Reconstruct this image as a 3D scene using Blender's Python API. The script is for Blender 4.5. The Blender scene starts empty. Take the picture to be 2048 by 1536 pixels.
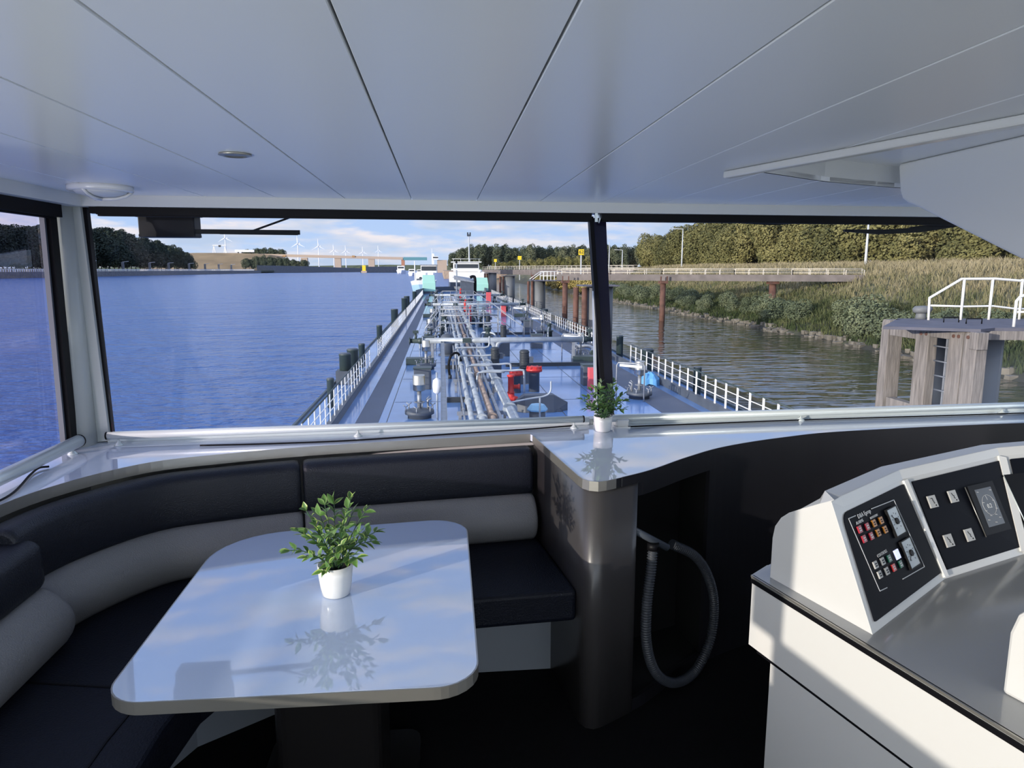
import bpy, bmesh, math, random
from mathutils import Vector, Matrix, Quaternion
R = math.radians
random.seed(7)
scene = bpy.context.scene
COL = scene.collection

# ---------------------------------------------------------------- camera, sky, sun, exposure
FPX, PITCH, YAW = 1420.0, math.atan((768 - 539) / 1420), R(5.638)
EYE = Vector((0, 0, 1.70))
cd = bpy.data.cameras.new('camera'); cam = bpy.data.objects.new('camera', cd); COL.objects.link(cam)
cd.sensor_width = 36; cd.lens = 36 * FPX / 2048; cd.clip_start = 0.05; cd.clip_end = 20000
cam.location = EYE; cam.rotation_euler = (math.pi / 2 - PITCH, 0, -YAW)
scene.camera = cam
scene.view_settings.view_transform = 'Standard'; scene.view_settings.look = 'None'
scene.view_settings.gamma = 1; scene.view_settings.use_curve_mapping = False
scene.view_settings.exposure = 0.45
scene.cycles.use_denoising = True
scene.cycles.max_bounces = 10; scene.cycles.diffuse_bounces = 5; scene.cycles.glossy_bounces = 5
scene.cycles.transparent_max_bounces = 24; scene.cycles.sample_clamp_indirect = 6
scene.cycles.caustics_reflective = False; scene.cycles.caustics_refractive = False

TO_SUN = Vector((-.82, -.572, .12)).normalized()
SUN_E, SKY_E = 3.3, .80
sd = bpy.data.lights.new('sun', 'SUN'); so = bpy.data.objects.new('sun', sd); COL.objects.link(so)
sd.energy = SUN_E; sd.angle = R(.53); sd.color = (1, .90, .77)
so.rotation_euler = TO_SUN.to_track_quat('Z', 'Y').to_euler()
so.location = (-60, -40, 30)

# daylight stand-ins: area lights added outside unseen panes to brighten the dim room
def fill_light(name, loc, aim, sx, sy, watts, col):
    d = bpy.data.lights.new(name, 'AREA'); d.shape = 'RECTANGLE'; d.size = sx; d.size_y = sy; d.energy = watts; d.color = col
    o = bpy.data.objects.new(name, d); COL.objects.link(o); o.location = loc; o.rotation_euler = (Vector(loc) - Vector(aim)).to_track_quat('Z', 'Y').to_euler()
fill_light('fill_rear', (1.4, -3.12, 1.35), (1.2, .9, 2.05), 5.6, 1.1, 40, (.86, .93, 1))
fill_light('fill_side', (-2.1, -1.1, .75), (1.0, .4, 2.1), 2.6, 1.1, 105, (.95, .96, .88))
fill_light('fill_right', (4.78, .3, 1.35), (1.0, 1.2, 1.7), 5.6, 1.1, 22, (.86, .93, 1))

world = bpy.data.worlds.new('sky'); scene.world = world; world.use_nodes = True
nt = world.node_tree; nt.nodes.clear()
def N(t, kind, **kw):
    n = t.nodes.new(kind)
    for k, v in kw.items():
        if k in n.inputs.keys() if isinstance(k, str) else False: n.inputs[k].default_value = v
        else: setattr(n, k, v)
    return n
def ramp(t, src, stops):
    n = t.nodes.new('ShaderNodeValToRGB'); e = n.color_ramp.elements
    while len(e) < len(stops): e.new(.5)
    for i, (p, c) in enumerate(stops):
        e[i].position = p; e[i].color = (*c, 1) if len(c) == 3 else c
    t.links.new(src, n.inputs[0]); return n.outputs[0]
def build_sky():
    L = nt.links.new
    tc = N(nt, 'ShaderNodeTexCoord'); sep = N(nt, 'ShaderNodeSeparateXYZ'); L(tc.outputs['Generated'], sep.inputs[0])
    base = ramp(nt, sep.outputs[2], [(0, (.56, .68, .88)), (.05, (.47, .62, .90)), (.16, (.38, .56, .95)), (.45, (.30, .50, .98)), (1, (.22, .41, .88))])
    mp = N(nt, 'ShaderNodeMapping'); L(tc.outputs['Generated'], mp.inputs[0]); mp.inputs['Scale'].default_value = (5, 5, 26); mp.inputs['Location'].default_value = (3.3, 1.2, .4)
    no = N(nt, 'ShaderNodeTexNoise'); L(mp.outputs[0], no.inputs['Vector'])
    no.inputs['Scale'].default_value = 1.5; no.inputs['Detail'].default_value = 9; no.inputs['Roughness'].default_value = .56
    fac = ramp(nt, no.outputs[0], [(.44, (0, 0, 0)), (.56, (.9, .9, .9))])
    m2 = N(nt, 'ShaderNodeMapping'); L(tc.outputs['Generated'], m2.inputs[0]); m2.inputs['Scale'].default_value = (5, 5, 26); m2.inputs['Location'].default_value = (3.34, 1.22, .62)
    n2 = N(nt, 'ShaderNodeTexNoise'); L(m2.outputs[0], n2.inputs['Vector'])
    n2.inputs['Scale'].default_value = 1.5; n2.inputs['Detail'].default_value = 5
    ccol = ramp(nt, n2.outputs[0], [(.42, (.92, .84, .84)), (.62, (.50, .60, .78))])
    mx = N(nt, 'ShaderNodeMix', data_type='RGBA'); L(fac, mx.inputs[0]); L(base, mx.inputs[6]); L(ccol, mx.inputs[7])
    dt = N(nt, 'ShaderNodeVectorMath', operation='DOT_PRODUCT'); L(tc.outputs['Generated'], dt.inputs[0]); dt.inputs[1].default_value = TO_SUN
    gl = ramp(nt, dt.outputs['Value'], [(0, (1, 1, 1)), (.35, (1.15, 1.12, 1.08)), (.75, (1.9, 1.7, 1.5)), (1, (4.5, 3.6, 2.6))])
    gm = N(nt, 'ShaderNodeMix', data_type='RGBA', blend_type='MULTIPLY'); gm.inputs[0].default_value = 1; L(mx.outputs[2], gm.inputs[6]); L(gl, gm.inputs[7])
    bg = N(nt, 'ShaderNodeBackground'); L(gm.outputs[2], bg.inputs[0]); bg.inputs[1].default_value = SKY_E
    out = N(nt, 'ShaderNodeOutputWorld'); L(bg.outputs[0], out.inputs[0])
build_sky()

# ---------------------------------------------------------------- surveying: a sight line of the photograph met with a plane of the place
FW = Vector((math.sin(YAW) * math.cos(PITCH), math.cos(YAW) * math.cos(PITCH), -math.sin(PITCH)))
RT = Vector((math.cos(YAW), -math.sin(YAW), 0)); UP = RT.cross(FW)
def ray(x, y): return FW + RT * ((x - 1024) / FPX) - UP * ((y - 768) / FPX)
def atz(x, y, z): d = ray(x, y); return EYE + d * ((z - EYE.z) / d.z)
def aty(x, y, Y): d = ray(x, y); return EYE + d * (Y / d.y)
def atx(x, y, X): d = ray(x, y); return EYE + d * (X / d.x)
def atp(x, y, p, n): d = ray(x, y); return EYE + d * ((Vector(p) - EYE).dot(n) / d.dot(n))
DECK, WATER = -3.5, -4.8
def ond(x, y, h=0): return atz(x, y, DECK + h)

# ---------------------------------------------------------------- materials
MATS = {}
def mat(name, col, rough=.5, metal=0, bump=0, bscale=50, var=0, vscale=5, spec=.5, coat=0, emit=0, stretch=(1, 1, 1), detail=4, trans=0):
    if name in MATS: return MATS[name]
    m = bpy.data.materials.new(name); m.use_nodes = True; t = m.node_tree; b = t.nodes['Principled BSDF']
    b.inputs['Base Color'].default_value = (*col, 1); b.inputs['Roughness'].default_value = rough
    b.inputs['Metallic'].default_value = metal; b.inputs['Specular IOR Level'].default_value = spec
    b.inputs['Coat Weight'].default_value = coat
    if coat: b.inputs['Coat Roughness'].default_value = .03
    if emit: b.inputs['Emission Color'].default_value = (*col, 1); b.inputs['Emission Strength'].default_value = emit
    tc = N(t, 'ShaderNodeTexCoord'); mp = N(t, 'ShaderNodeMapping'); t.links.new(tc.outputs['Object'], mp.inputs[0]); mp.inputs['Scale'].default_value = stretch
    if var:
        no = N(t, 'ShaderNodeTexNoise'); t.links.new(mp.outputs[0], no.inputs['Vector']); no.inputs['Scale'].default_value = vscale; no.inputs['Detail'].default_value = detail
        c = ramp(t, no.outputs[0], [(.3, tuple(max(0, v * (1 - var)) for v in col)), (.7, tuple(min(1, v * (1 + var)) for v in col))])
        t.links.new(c, b.inputs['Base Color'])
    if bump:
        no = N(t, 'ShaderNodeTexNoise'); t.links.new(mp.outputs[0], no.inputs['Vector']); no.inputs['Scale'].default_value = bscale; no.inputs['Detail'].default_value = detail
        bp = N(t, 'ShaderNodeBump'); bp.inputs['Strength'].default_value = bump; bp.inputs['Distance'].default_value = .02
        t.links.new(no.outputs[0], bp.inputs['Height']); t.links.new(bp.outputs[0], b.inputs['Normal'])
    MATS[name] = m; return m
def glass_mat(name, tint, refl=1.0):
    m = bpy.data.materials.new(name); m.use_nodes = True; t = m.node_tree; t.nodes.clear()
    tr = N(t, 'ShaderNodeBsdfTransparent'); tr.inputs[0].default_value = (*tint, 1)
    gl = N(t, 'ShaderNodeBsdfGlossy'); gl.inputs['Roughness'].default_value = .01; gl.inputs[0].default_value = (1, 1, 1, 1)
    ge = N(t, 'ShaderNodeNewGeometry'); dp = N(t, 'ShaderNodeVectorMath', operation='DOT_PRODUCT'); t.links.new(ge.outputs['Incoming'], dp.inputs[0]); t.links.new(ge.outputs['Normal'], dp.inputs[1])
    def ma(op, x, y):
        n = N(t, 'ShaderNodeMath', operation=op)
        for i, v in enumerate((x, y)):
            if isinstance(v, (int, float)): n.inputs[i].default_value = v
            elif v is not None: t.links.new(v, n.inputs[i])
        return n.outputs[0]
    c = ma('SUBTRACT', 1, ma('ABSOLUTE', dp.outputs['Value'], None)); f = ma('ADD', ma('MULTIPLY', ma('POWER', c, 5), .9), .025); f = ma('MULTIPLY', f, refl)
    mx = N(t, 'ShaderNodeMixShader'); t.links.new(f, mx.inputs[0]); t.links.new(tr.outputs[0], mx.inputs[1]); t.links.new(gl.outputs[0], mx.inputs[2])
    o = N(t, 'ShaderNodeOutputMaterial'); t.links.new(mx.outputs[0], o.inputs[0]); MATS[name] = m; return m
M_ceil = mat('ceiling_lacquer', (.80, .82, .84), .26, spec=.9)
M_trim = mat('trim_offwhite', (.62, .63, .62), .4)
M_white = mat('white_gloss', (.70, .70, .69), .15, spec=.6)
M_cons = mat('console_white', (.56, .56, .55), .25, spec=.5)
M_over = mat('overhead_white', (.84, .84, .83), .3)
M_table = mat('table_laminate', (.52, .62, .82), .03, spec=.9, coat=.6)  # blue reflected light put into the white laminate's base colour
M_ledge = mat('ledge_laminate', (.66, .73, .84), .03, spec=.9, coat=.5)
M_steel = mat('brushed_steel', (.38, .37, .34), .3, .75, bump=.05, bscale=200, stretch=(1, 1, 30))
M_alu = mat('aluminium', (.66, .72, .72), .28, .35)
M_blacklea = mat('black_leather', (.007, .009, .016), .42, bump=.25, bscale=220, spec=.35)
M_greylea = mat('grey_leather', (.20, .20, .21), .42, bump=.3, bscale=220, spec=.5)
M_seat = mat('navy_seat_leather', (.004, .0055, .012), .5, spec=.25, bump=.2, bscale=160)
M_floor = mat('dark_carpet', (.006, .006, .007), .95, bump=.6, bscale=400, spec=.1)
M_cab = mat('anthracite_laminate', (.010, .0098, .013), .42, spec=.35, var=.1, vscale=3)
M_blk = mat('black_plastic', (.0035, .0035, .005), .5, spec=.15)
M_panel = mat('black_panel', (.005, .006, .010), .5, spec=.05)
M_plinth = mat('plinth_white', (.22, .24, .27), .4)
M_pillar = mat('pillar_grey', (.46, .49, .48), .30, spec=.6)
M_desk = mat('desk_grey', (.30, .31, .32), .12, spec=.7)
M_cab_sun = mat('sunlit_laminate', (.045, .042, .043), .3, spec=.6)  # cabinet laminate made lighter: sunlight on the corner put into its colour
M_ped = mat('pedestal_dark', (.010, .009, .009), .3)
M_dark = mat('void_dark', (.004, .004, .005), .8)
M_glass = glass_mat('window_glass', (.97, .98, .985), .35)
M_glassv = glass_mat('side_window_glass', (.93, .90, .97), 1.0)
M_purple = mat('smoked_mullion', (.012, .010, .028), .12)
M_deck = mat('wet_deck_paint', (.15, .30, .60), .12, bump=.12, bscale=.6, var=.22, vscale=.35, spec=.6)  # paint made bluer, with the sky's reflection put into its colour
M_walk = mat('antislip_strip', (.085, .105, .155), .6, var=.1, vscale=1)
M_hullg = mat('slate_steel', (.075, .09, .115), .5, var=.15, vscale=2)
M_galv = mat('galvanised', (.31, .33, .36), .42, .35, var=.2, vscale=3)
M_pipe = mat('pipe_paint', (.35, .39, .43), .4, .1, var=.2, vscale=2.5)
M_rustpipe = mat('pipe_rusty', (.30, .23, .19), .6, var=.3, vscale=3)
M_wht = mat('marine_white', (.82, .83, .83), .4)
M_dgreen = mat('dark_green_paint', (.035, .055, .055), .45)
M_stain = mat('stainless_drum', (.62, .58, .50), .25, 1)
M_red = mat('fire_red', (.55, .03, .025), .4)
M_dusk = mat('motor_dark', (.03, .037, .045), .5)
M_blue = mat('tarp_blue', (.10, .32, .62), .6)
M_mint = mat('mint_paint', (.36, .66, .56), .5)
M_rust = mat('rust_pile', (.12, .058, .042), .8, var=.35, vscale=1.5, bump=.2, bscale=8)
M_steelpile = mat('grey_pile', (.135, .145, .155), .6, var=.25, vscale=1.2, stretch=(1, 1, .2))
M_wood = mat('weathered_wood', (.21, .19, .175), .85, var=.35, vscale=7, bump=.5, bscale=22, stretch=(2.2, 2.2, .22), detail=8)
M_plat = mat('platform_plate', (.10, .10, .13), .7, var=.2, vscale=2)
M_conc = mat('concrete', (.16, .165, .175), .85, var=.25, vscale=.6)
M_tanwall = mat('tan_wall', (.40, .30, .22), .8, var=.2, vscale=.8)
M_girder = mat('girder_brown', (.15, .13, .125), .7, var=.25, vscale=1)
M_bridge = mat('bridge_concrete', (.46, .36, .28), .8)
M_yel = mat('sign_yellow', (.85, .62, .03), .5)
M_lamp = mat('lamp_pole', (.52, .55, .58), .5)
M_bark = mat('bark', (.07, .055, .04), .9)
M_rub = mat('rubble_stone', (.16, .145, .12), .9, var=.4, vscale=1)

# ---------------------------------------------------------------- mesh helpers
def V(*a): return Vector(a)
class MB:
    def __init__(s): s.v = []; s.f = []; s.sm = []
    def add(s, vs, fs, smooth=False):
        o = len(s.v); s.v += [tuple(v) for v in vs]; s.f += [tuple(i + o for i in f) for f in fs]; s.sm += [smooth] * len(fs); return s
    def box(s, c, d, rz=0, rx=0, ry=0):
        m = Matrix.Translation(Vector(c)) @ Matrix.Rotation(rz, 4, 'Z') @ Matrix.Rotation(rx, 4, 'X') @ Matrix.Rotation(ry, 4, 'Y')
        vs = [m @ Vector((x * d[0] / 2, y * d[1] / 2, z * d[2] / 2)) for x in (-1, 1) for y in (-1, 1) for z in (-1, 1)]
        return s.add(vs, [(0, 1, 3, 2), (4, 6, 7, 5), (0, 4, 5, 1), (2, 3, 7, 6), (0, 2, 6, 4), (1, 5, 7, 3)])
    def bar(s, a, b, w, h=None, up=(0, 0, 1)):
        a, b = Vector(a), Vector(b); h = h or w; d = (b - a).normalized(); u = Vector(up)
        if abs(d.dot(u)) > .98: u = Vector((1, 0, 0))
        x = d.cross(u).normalized(); z = x.cross(d)
        vs = [p + x * (i * w / 2) + z * (j * h / 2) for p in (a, b) for i, j in ((-1, -1), (1, -1), (1, 1), (-1, 1))]
        return s.add(vs, [(3, 2, 1, 0), (4, 5, 6, 7), (0, 1, 5, 4), (1, 2, 6, 5), (2, 3, 7, 6), (3, 0, 4, 7)])
    def tube(s, pts, r, n=10, caps=True, closed=False):
        pts = [Vector(p) for p in pts]; k = len(pts); rr = r if isinstance(r, (list, tuple)) else [r] * k
        vs = []; x = None
        for i, p in enumerate(pts):
            a = pts[i - 1] if (i or closed) else p; b = pts[(i + 1) % k] if (i < k - 1 or closed) else p
            d = (b - a).normalized() if (b - a).length > 1e-9 else Vector((0, 0, 1))
            if x is None:
                x = d.cross(Vector((0, 0, 1)))
                if x.length < .05: x = d.cross(Vector((1, 0, 0)))
            x = (x - d * x.dot(d)).normalized(); y = d.cross(x)
            vs += [p + (x * math.cos(t) + y * math.sin(t)) * rr[i] for t in [2 * math.pi * j / n for j in range(n)]]
        fs = []
        for i in range(k if closed else k - 1):
            for j in range(n):
                a, b = i * n + j, i * n + (j + 1) % n; c = ((i + 1) % k) * n
                fs.append((a, b, c + (j + 1) % n, c + j))
        s.add(vs, fs, True)
        if caps and not closed:
            o = len(s.v) - len(vs)
            s.f += [tuple(o + j for j in reversed(range(n))), tuple(o + (k - 1) * n + j for j in range(n))]; s.sm += [False, False]
        return s
    def lathe(s, prof, c=(0, 0, 0), n=20, smooth=True):
        c = Vector(c); vs = []; fs = []
        for r, z in prof: vs += [c + Vector((r * math.cos(t), r * math.sin(t), z)) for t in [2 * math.pi * j / n for j in range(n)]]
        for i in range(len(prof) - 1):
            for j in range(n): fs.append((i * n + j, i * n + (j + 1) % n, (i + 1) * n + (j + 1) % n, (i + 1) * n + j))
        s.add(vs, fs, smooth)
        o = len(s.v) - len(vs)
        s.f += [tuple(o + j for j in reversed(range(n))), tuple(o + (len(prof) - 1) * n + j for j in range(n))]; s.sm += [False, False]
        return s
    def prism(s, out, z0, z1):
        n = len(out); zb = z0 if callable(z0) else (lambda p: z0); zt = z1 if callable(z1) else (lambda p: z1)
        vs = [(p[0], p[1], zb(p)) for p in out] + [(p[0], p[1], zt(p)) for p in out]
        a = sum(out[i][0] * out[(i + 1) % n][1] - out[(i + 1) % n][0] * out[i][1] for i in range(n))
        fs = [tuple(range(n - 1, -1, -1)), tuple(range(n, 2 * n))] + [(i, (i + 1) % n, n + (i + 1) % n, n + i) for i in range(n)]
        if a < 0: fs = [tuple(reversed(f)) for f in fs]
        return s.add(vs, fs)
    def loft(s, rings, caps=True, smooth=False):
        n = len(rings[0]); vs = [p for r in rings for p in r]; fs = []
        for i in range(len(rings) - 1):
            for j in range(n): fs.append((i * n + j, i * n + (j + 1) % n, (i + 1) * n + (j + 1) % n, (i + 1) * n + j))
        s.add(vs, fs, smooth)
        if caps:
            o = len(s.v) - len(vs)
            s.f += [tuple(o + j for j in reversed(range(n))), tuple(o + (len(rings) - 1) * n + j for j in range(n))]; s.sm += [False, False]
        return s
    def mesh(s, name, m):
        me = bpy.data.meshes.new(name); me.from_pydata(s.v, [], s.f); me.polygons.foreach_set('use_smooth', s.sm)
        bm = bmesh.new(); bm.from_mesh(me); bmesh.ops.recalc_face_normals(bm, faces=bm.faces); bm.to_mesh(me); bm.free()
        if m: me.materials.append(m)
        return me
def link(name, me, parent=None, loc=None):
    o = bpy.data.objects.new(name, me); COL.objects.link(o)
    if parent:
        o.parent = parent
        if loc is None: o.matrix_parent_inverse = parent.matrix_basis.inverted()
    if loc is not None: o.location = loc
    return o
def obj(name, mb, m, parent=None, bevel=0, seg=2):
    o = link(name, mb.mesh(name, m), parent)
    if bevel:
        b = o.modifiers.new('b', 'BEVEL'); b.width = bevel; b.segments = seg; b.limit_method = 'ANGLE'; b.angle_limit = R(35)
    return o
def tag(o, label, cat, group=None):
    o['label'] = label; o['category'] = cat
    if group: o['group'] = group
    return o
def thing(name, label, cat, loc=(0, 0, 0), rz=0, group=None):
    o = bpy.data.objects.new(name, None); COL.objects.link(o); o.location = loc; o.rotation_euler = (0, 0, rz); o.empty_display_size = .2
    bpy_update(o); return tag(o, label, cat, group)
def bpy_update(o): o.matrix_basis = Matrix.Translation(o.location) @ o.rotation_euler.to_matrix().to_4x4()
def struct(o, stuff=False): o['kind'] = 'stuff' if stuff else 'structure'; return o
def dup(root, loc, rz=0, scale=1, label=None, group=None):
    r = root.copy(); COL.objects.link(r); r.location = loc; r.rotation_euler = (0, 0, rz); r.scale = (scale,) * 3 if not isinstance(scale, tuple) else scale
    if label: r['label'] = label
    if group: r['group'] = group
    for ch in list(root.children):
        c = ch.copy(); COL.objects.link(c); c.parent = r
        for g in list(ch.children):
            d = g.copy(); COL.objects.link(d); d.parent = c
    return r
def part(name, mb, m, parent, bevel=0):          # built in the thing's own coordinates
    o = link(name, mb.mesh(name, m)); o.parent = parent
    if bevel:
        b = o.modifiers.new('b', 'BEVEL'); b.width = bevel; b.segments = 2; b.limit_method = 'ANGLE'; b.angle_limit = R(35)
    return o
def catmull(pts, k=8):
    pts = [Vector(p) for p in pts]; q = [2 * pts[0] - pts[1]] + pts + [2 * pts[-1] - pts[-2]]; out = []
    for i in range(1, len(q) - 2):
        for j in range(k):
            t = j / k; a, b, c, d = q[i - 1:i + 3]
            out.append(.5 * (2 * b + (c - a) * t + (2 * a - 5 * b + 4 * c - d) * t * t + (3 * b - a - 3 * c + d) * t ** 3))
    return out + [pts[-1]]
def normals(path):
    ns = []
    for i in range(len(path)):
        a = path[max(0, i - 1)]; b = path[min(len(path) - 1, i + 1)]; d = (Vector(b) - Vector(a)).normalized(); ns.append(Vector((d.y, -d.x)))
    return ns
def sweep(mb, path, prof, smooth=True, soft=0):
    ns = normals(path); rings = []; k = len(path)
    cx = sum(p[0] for p in prof) / len(prof); cz = sum(p[1] for p in prof) / len(prof)
    st = []
    if soft:
        d0 = (path[1] - path[0]).normalized(); d1 = (path[-1] - path[-2]).normalized()
        st.append((path[0] + d0 * 0, ns[0], .86)); st.append((path[0] + d0 * soft * .35, ns[0], .965)); st.append((path[0] + d0 * soft, ns[0], 1))
        st += [(p, n, 1) for p, n in list(zip(path, ns))[1:-1]]
        st.append((path[-1] - d1 * soft, ns[-1], 1)); st.append((path[-1] - d1 * soft * .35, ns[-1], .965)); st.append((path[-1], ns[-1], .86))
    else: st = [(p, n, 1) for p, n in zip(path, ns)]
    for p, n, f in st:
        rings.append([Vector((p.x + n.x * (cx + (o - cx) * f), p.y + n.y * (cx + (o - cx) * f), cz + (z - cz) * f)) for o, z in prof])
    return mb.loft(rings, True, smooth)
def rrect(x0, x1, y0, y1, r, k=4):
    rs = r if isinstance(r, (list, tuple)) else [r] * 4; out = []
    for (cx, cy, a, q) in ((x1, y0, -90, 0), (x1, y1, 0, 1), (x0, y1, 90, 2), (x0, y0, 180, 3)):
        rr = rs[q]; sx = -1 if cx == x1 else 1; sy = 1 if cy == y0 else -1
        for j in range(k + 1):
            t = R(a + 90 * j / k); out.append((cx + sx * rr + rr * math.cos(t), cy + sy * rr + rr * math.sin(t)))
    return out
def roundpoly(pts, rad, k=6):
    out = []; n = len(pts)
    for i in range(n):
        p = Vector(pts[i]); a = Vector(pts[i - 1]); b = Vector(pts[(i + 1) % n]); r = rad[i] if isinstance(rad, (list, tuple)) else rad
        u = (a - p).normalized(); w = (b - p).normalized(); ang = u.angle(w); t = r / math.tan(ang / 2)
        c = p + (u + w).normalized() * (r / math.sin(ang / 2)); s0 = p + u * t; s1 = p + w * t
        v0 = s0 - c; v1 = s1 - c; tot = v0.angle_signed(v1) if hasattr(v0, 'angle_signed') else 0
        for j in range(k + 1):
            f = j / k; x = v0.lerp(v1, f); out.append(c + x.normalized() * r)
    return [(p.x, p.y) for p in out]
TEXTS = []
def text(name, s, size, M4, m, parent, ext=.0004):
    cu = bpy.data.curves.new(name, 'FONT'); cu.body = s; cu.size = size; cu.extrude = ext; cu.align_x = 'CENTER'; cu.align_y = 'CENTER'; cu.resolution_u = 3
    to = bpy.data.objects.new(name, cu); COL.objects.link(to)
    bpy.context.view_layer.update()
    me = bpy.data.meshes.new_from_object(to.evaluated_get(bpy.context.evaluated_depsgraph_get())); me.name = name; me.materials.clear(); me.materials.append(m)
    bpy.data.objects.remove(to); bpy.data.curves.remove(cu)
    o = bpy.data.objects.new(name, me); COL.objects.link(o); o.matrix_basis = M4; o['kind'] = 'stuff'
    if parent: o.parent = parent; o.matrix_parent_inverse = parent.matrix_basis.inverted()
    return o

# ---------------------------------------------------------------- the wheelhouse shell
fl = struct(obj('floor', MB().prism([(-1.7, -3), (4.7, -3), (4.7, 3.6), (-1.7, 3.3)], -.06, 0), M_floor))
LB0, LB1, LB2 = V(-1.50, 3.17, 0), V(.70, 3.31, 0), V(4.4, 3.50, 0)          # foot of the front glass, in plan
LT0, LT1, LT2 = V(-1.62, 3.39, 0), V(.76, 3.54, 0), V(4.6, 3.72, 0)          # head of the front glass
def nrm(a, b): d = (b - a).normalized(); return V(-d.y, d.x, 0)
nb1, nb2, nt1, nt2 = nrm(LB0, LB1), nrm(LB1, LB2), nrm(LT0, LT1), nrm(LT1, LT2)
gBL, gBM = atp(226, 864, LB0, nb1), atp(1176, 833, LB0, nb1)
gTL, gTM = atp(184, 425, LT0, nt1), atp(1176, 442, LT0, nt1)
hBL, hBM = atp(1226, 830, LB1, nb2), atp(2048, 805, LB1, nb2)
hTL, hTM = atp(1214, 442, LT1, nt2), atp(1880, 447, LT1, nt2)
def ext(a, b, X): t = (X - a.x) / (b.x - a.x); return a + (b - a) * t
hBR, hTR = ext(hBL, hBM, 4.4), ext(hTL, hTM, 4.55)
def pane(name, q, m, th=.008, parent=None):
    n = (q[1] - q[0]).cross(q[3] - q[0]).normalized() * th
    return obj(name, MB().loft([q, [p + n for p in q]]), m, parent)
def window(name, q, m):
    w = struct(pane(name, q, m)); return w
w2 = window('window_2', [gBL, gBM, gTM, gTL], M_glass)
w3 = window('window_3', [hBL, hBR, hTR, hTL], M_glass)
for w, q in ((w2, [gBL, gBM, gTM, gTL]), (w3, [hBL, hBR, hTR, hTL])):
    o = V(0, -.012, 0)
    obj('bottom_frame', MB().bar(q[0] + o - V(0, 0, .006), q[1] + o - V(0, 0, .006), .03, .016), M_alu, w)
    obj('top_frame', MB().bar(q[3] + V(0, -.01, .02), q[2] + V(0, -.01, .02), .04, .05), M_blk, w)
# wall under the front glass, ledge-high riser and outer skin
struct(obj('wall_front', MB().loft([[LB0 + V(-.12, 0, 0), LB0 + V(-.12, .06, 0), LB0 + V(-.12, .06, .985), LB0 + V(-.12, 0, .985)],
        [LB1, LB1 + V(0, .06, 0), LB1 + V(0, .06, gBM.z - .012), LB1 + V(0, 0, gBM.z - .012)],
        [LB2, LB2 + V(0, .06, 0), LB2 + V(0, .06, hBR.z - .012), LB2 + V(0, 0, hBR.z - .012)]]), M_trim))
# left side wall with three glazed bays
XW = -1.545
def wall_block(mb, y0, y1, z0, z1, x0=XW - .06, x1=XW): mb.box(((x0 + x1) / 2, (y0 + y1) / 2, (z0 + z1) / 2), (x1 - x0, y1 - y0, z1 - z0))
wl = MB()
wall_block(wl, -3, .05, 0, 1.02); wall_block(wl, .05, 1.45, 0, .868); wall_block(wl, 1.45, 3.2, 0, .958)
wall_block(wl, .05, .16, 1.02, 2.0); wall_block(wl, 1.43, 1.50, .868, 2.0); wall_block(wl, -1.55, -1.45, 1.02, 2.0); wall_block(wl, -3, -2.9, 1.02, 2.0)
wl.box((XW - .03, .2, 2.03), (.06, 6.4, .12))
WL = struct(obj('wall_left', wl, M_trim))
s1 = [V(-1.575, 3.02, .962), V(-1.575, 1.50, .962), V(-1.64, 1.50, 1.955), V(-1.66, 3.20, 1.955)]
w1 = window('window_1', s1, M_glassv)
obj('sash_bar', MB().bar(s1[0] + V(.02, -.01, 0), s1[3] + V(.02, -.01, 0), .012, .02), M_hullg, w1)
obj('gasket', MB().bar(s1[0] + V(.03, .03, 0), s1[3] + V(.03, .03, 0), .05, .03), M_blk, w1)
obj('bottom_frame', MB().bar(s1[0] + V(-.01, .05, -.004), s1[1] + V(-.01, 0, -.004), .05, .014), M_blk, w1)
window('window_4', [V(-1.575, 1.43, .87), V(-1.575, .16, .87), V(-1.575, .16, 1.97), V(-1.575, 1.43, 1.97)], M_glass)
window('window_5', [V(-1.575, .05, 1.02), V(-1.575, -1.45, 1.02), V(-1.575, -1.45, 1.97), V(-1.575, .05, 1.97)], M_glass)
window('window_6', [V(-1.575, -1.55, 1.02), V(-1.575, -2.9, 1.02), V(-1.575, -2.9, 1.97), V(-1.575, -1.55, 1.97)], M_glass)
# rear and right walls, glazed all round as wheelhouses are
wr = MB(); wr.box((1.55, -3.03, .4), (6.4, .06, .8)); wr.box((1.55, -3.03, 2.03), (6.4, .06, .1))
for x in (-1.5, .4, 2.4, 4.6): wr.box((x, -3.03, 1.4), (.1, .06, 1.2))
struct(obj('wall_back', wr, M_trim))
for i, (a, b) in enumerate(((-1.45, .35), (.45, 2.35), (2.45, 4.55))):
    window('window_%d' % (7 + i), [V(a, -3.03, .8), V(b, -3.03, .8), V(b, -3.03, 1.98), V(a, -3.03, 1.98)], M_glass)
wq = MB(); wq.box((4.68, .3, .4), (.06, 6.7, .8)); wq.box((4.68, .3, 2.03), (.06, 6.7, .1))
for y in (-2.95, -1, 1, 3.5): wq.box((4.68, y, 1.4), (.06, .1, 1.2))
struct(obj('wall_right', wq, M_trim))
for i, (a, b) in enumerate(((-2.9, -1.05), (-.95, .95), (1.05, 3.45))):
    window('window_%d' % (10 + i), [V(4.68, a, .8), V(4.68, b, .8), V(4.68, b, 1.98), V(4.68, a, 1.98)], M_glass)
struct(obj('roof', MB().prism([(-1.85, -3.4), (5, -3.4), (5, 3.95), (.8, 3.78), (-1.85, 3.62)], 2.12, 2.3), M_white))

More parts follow.
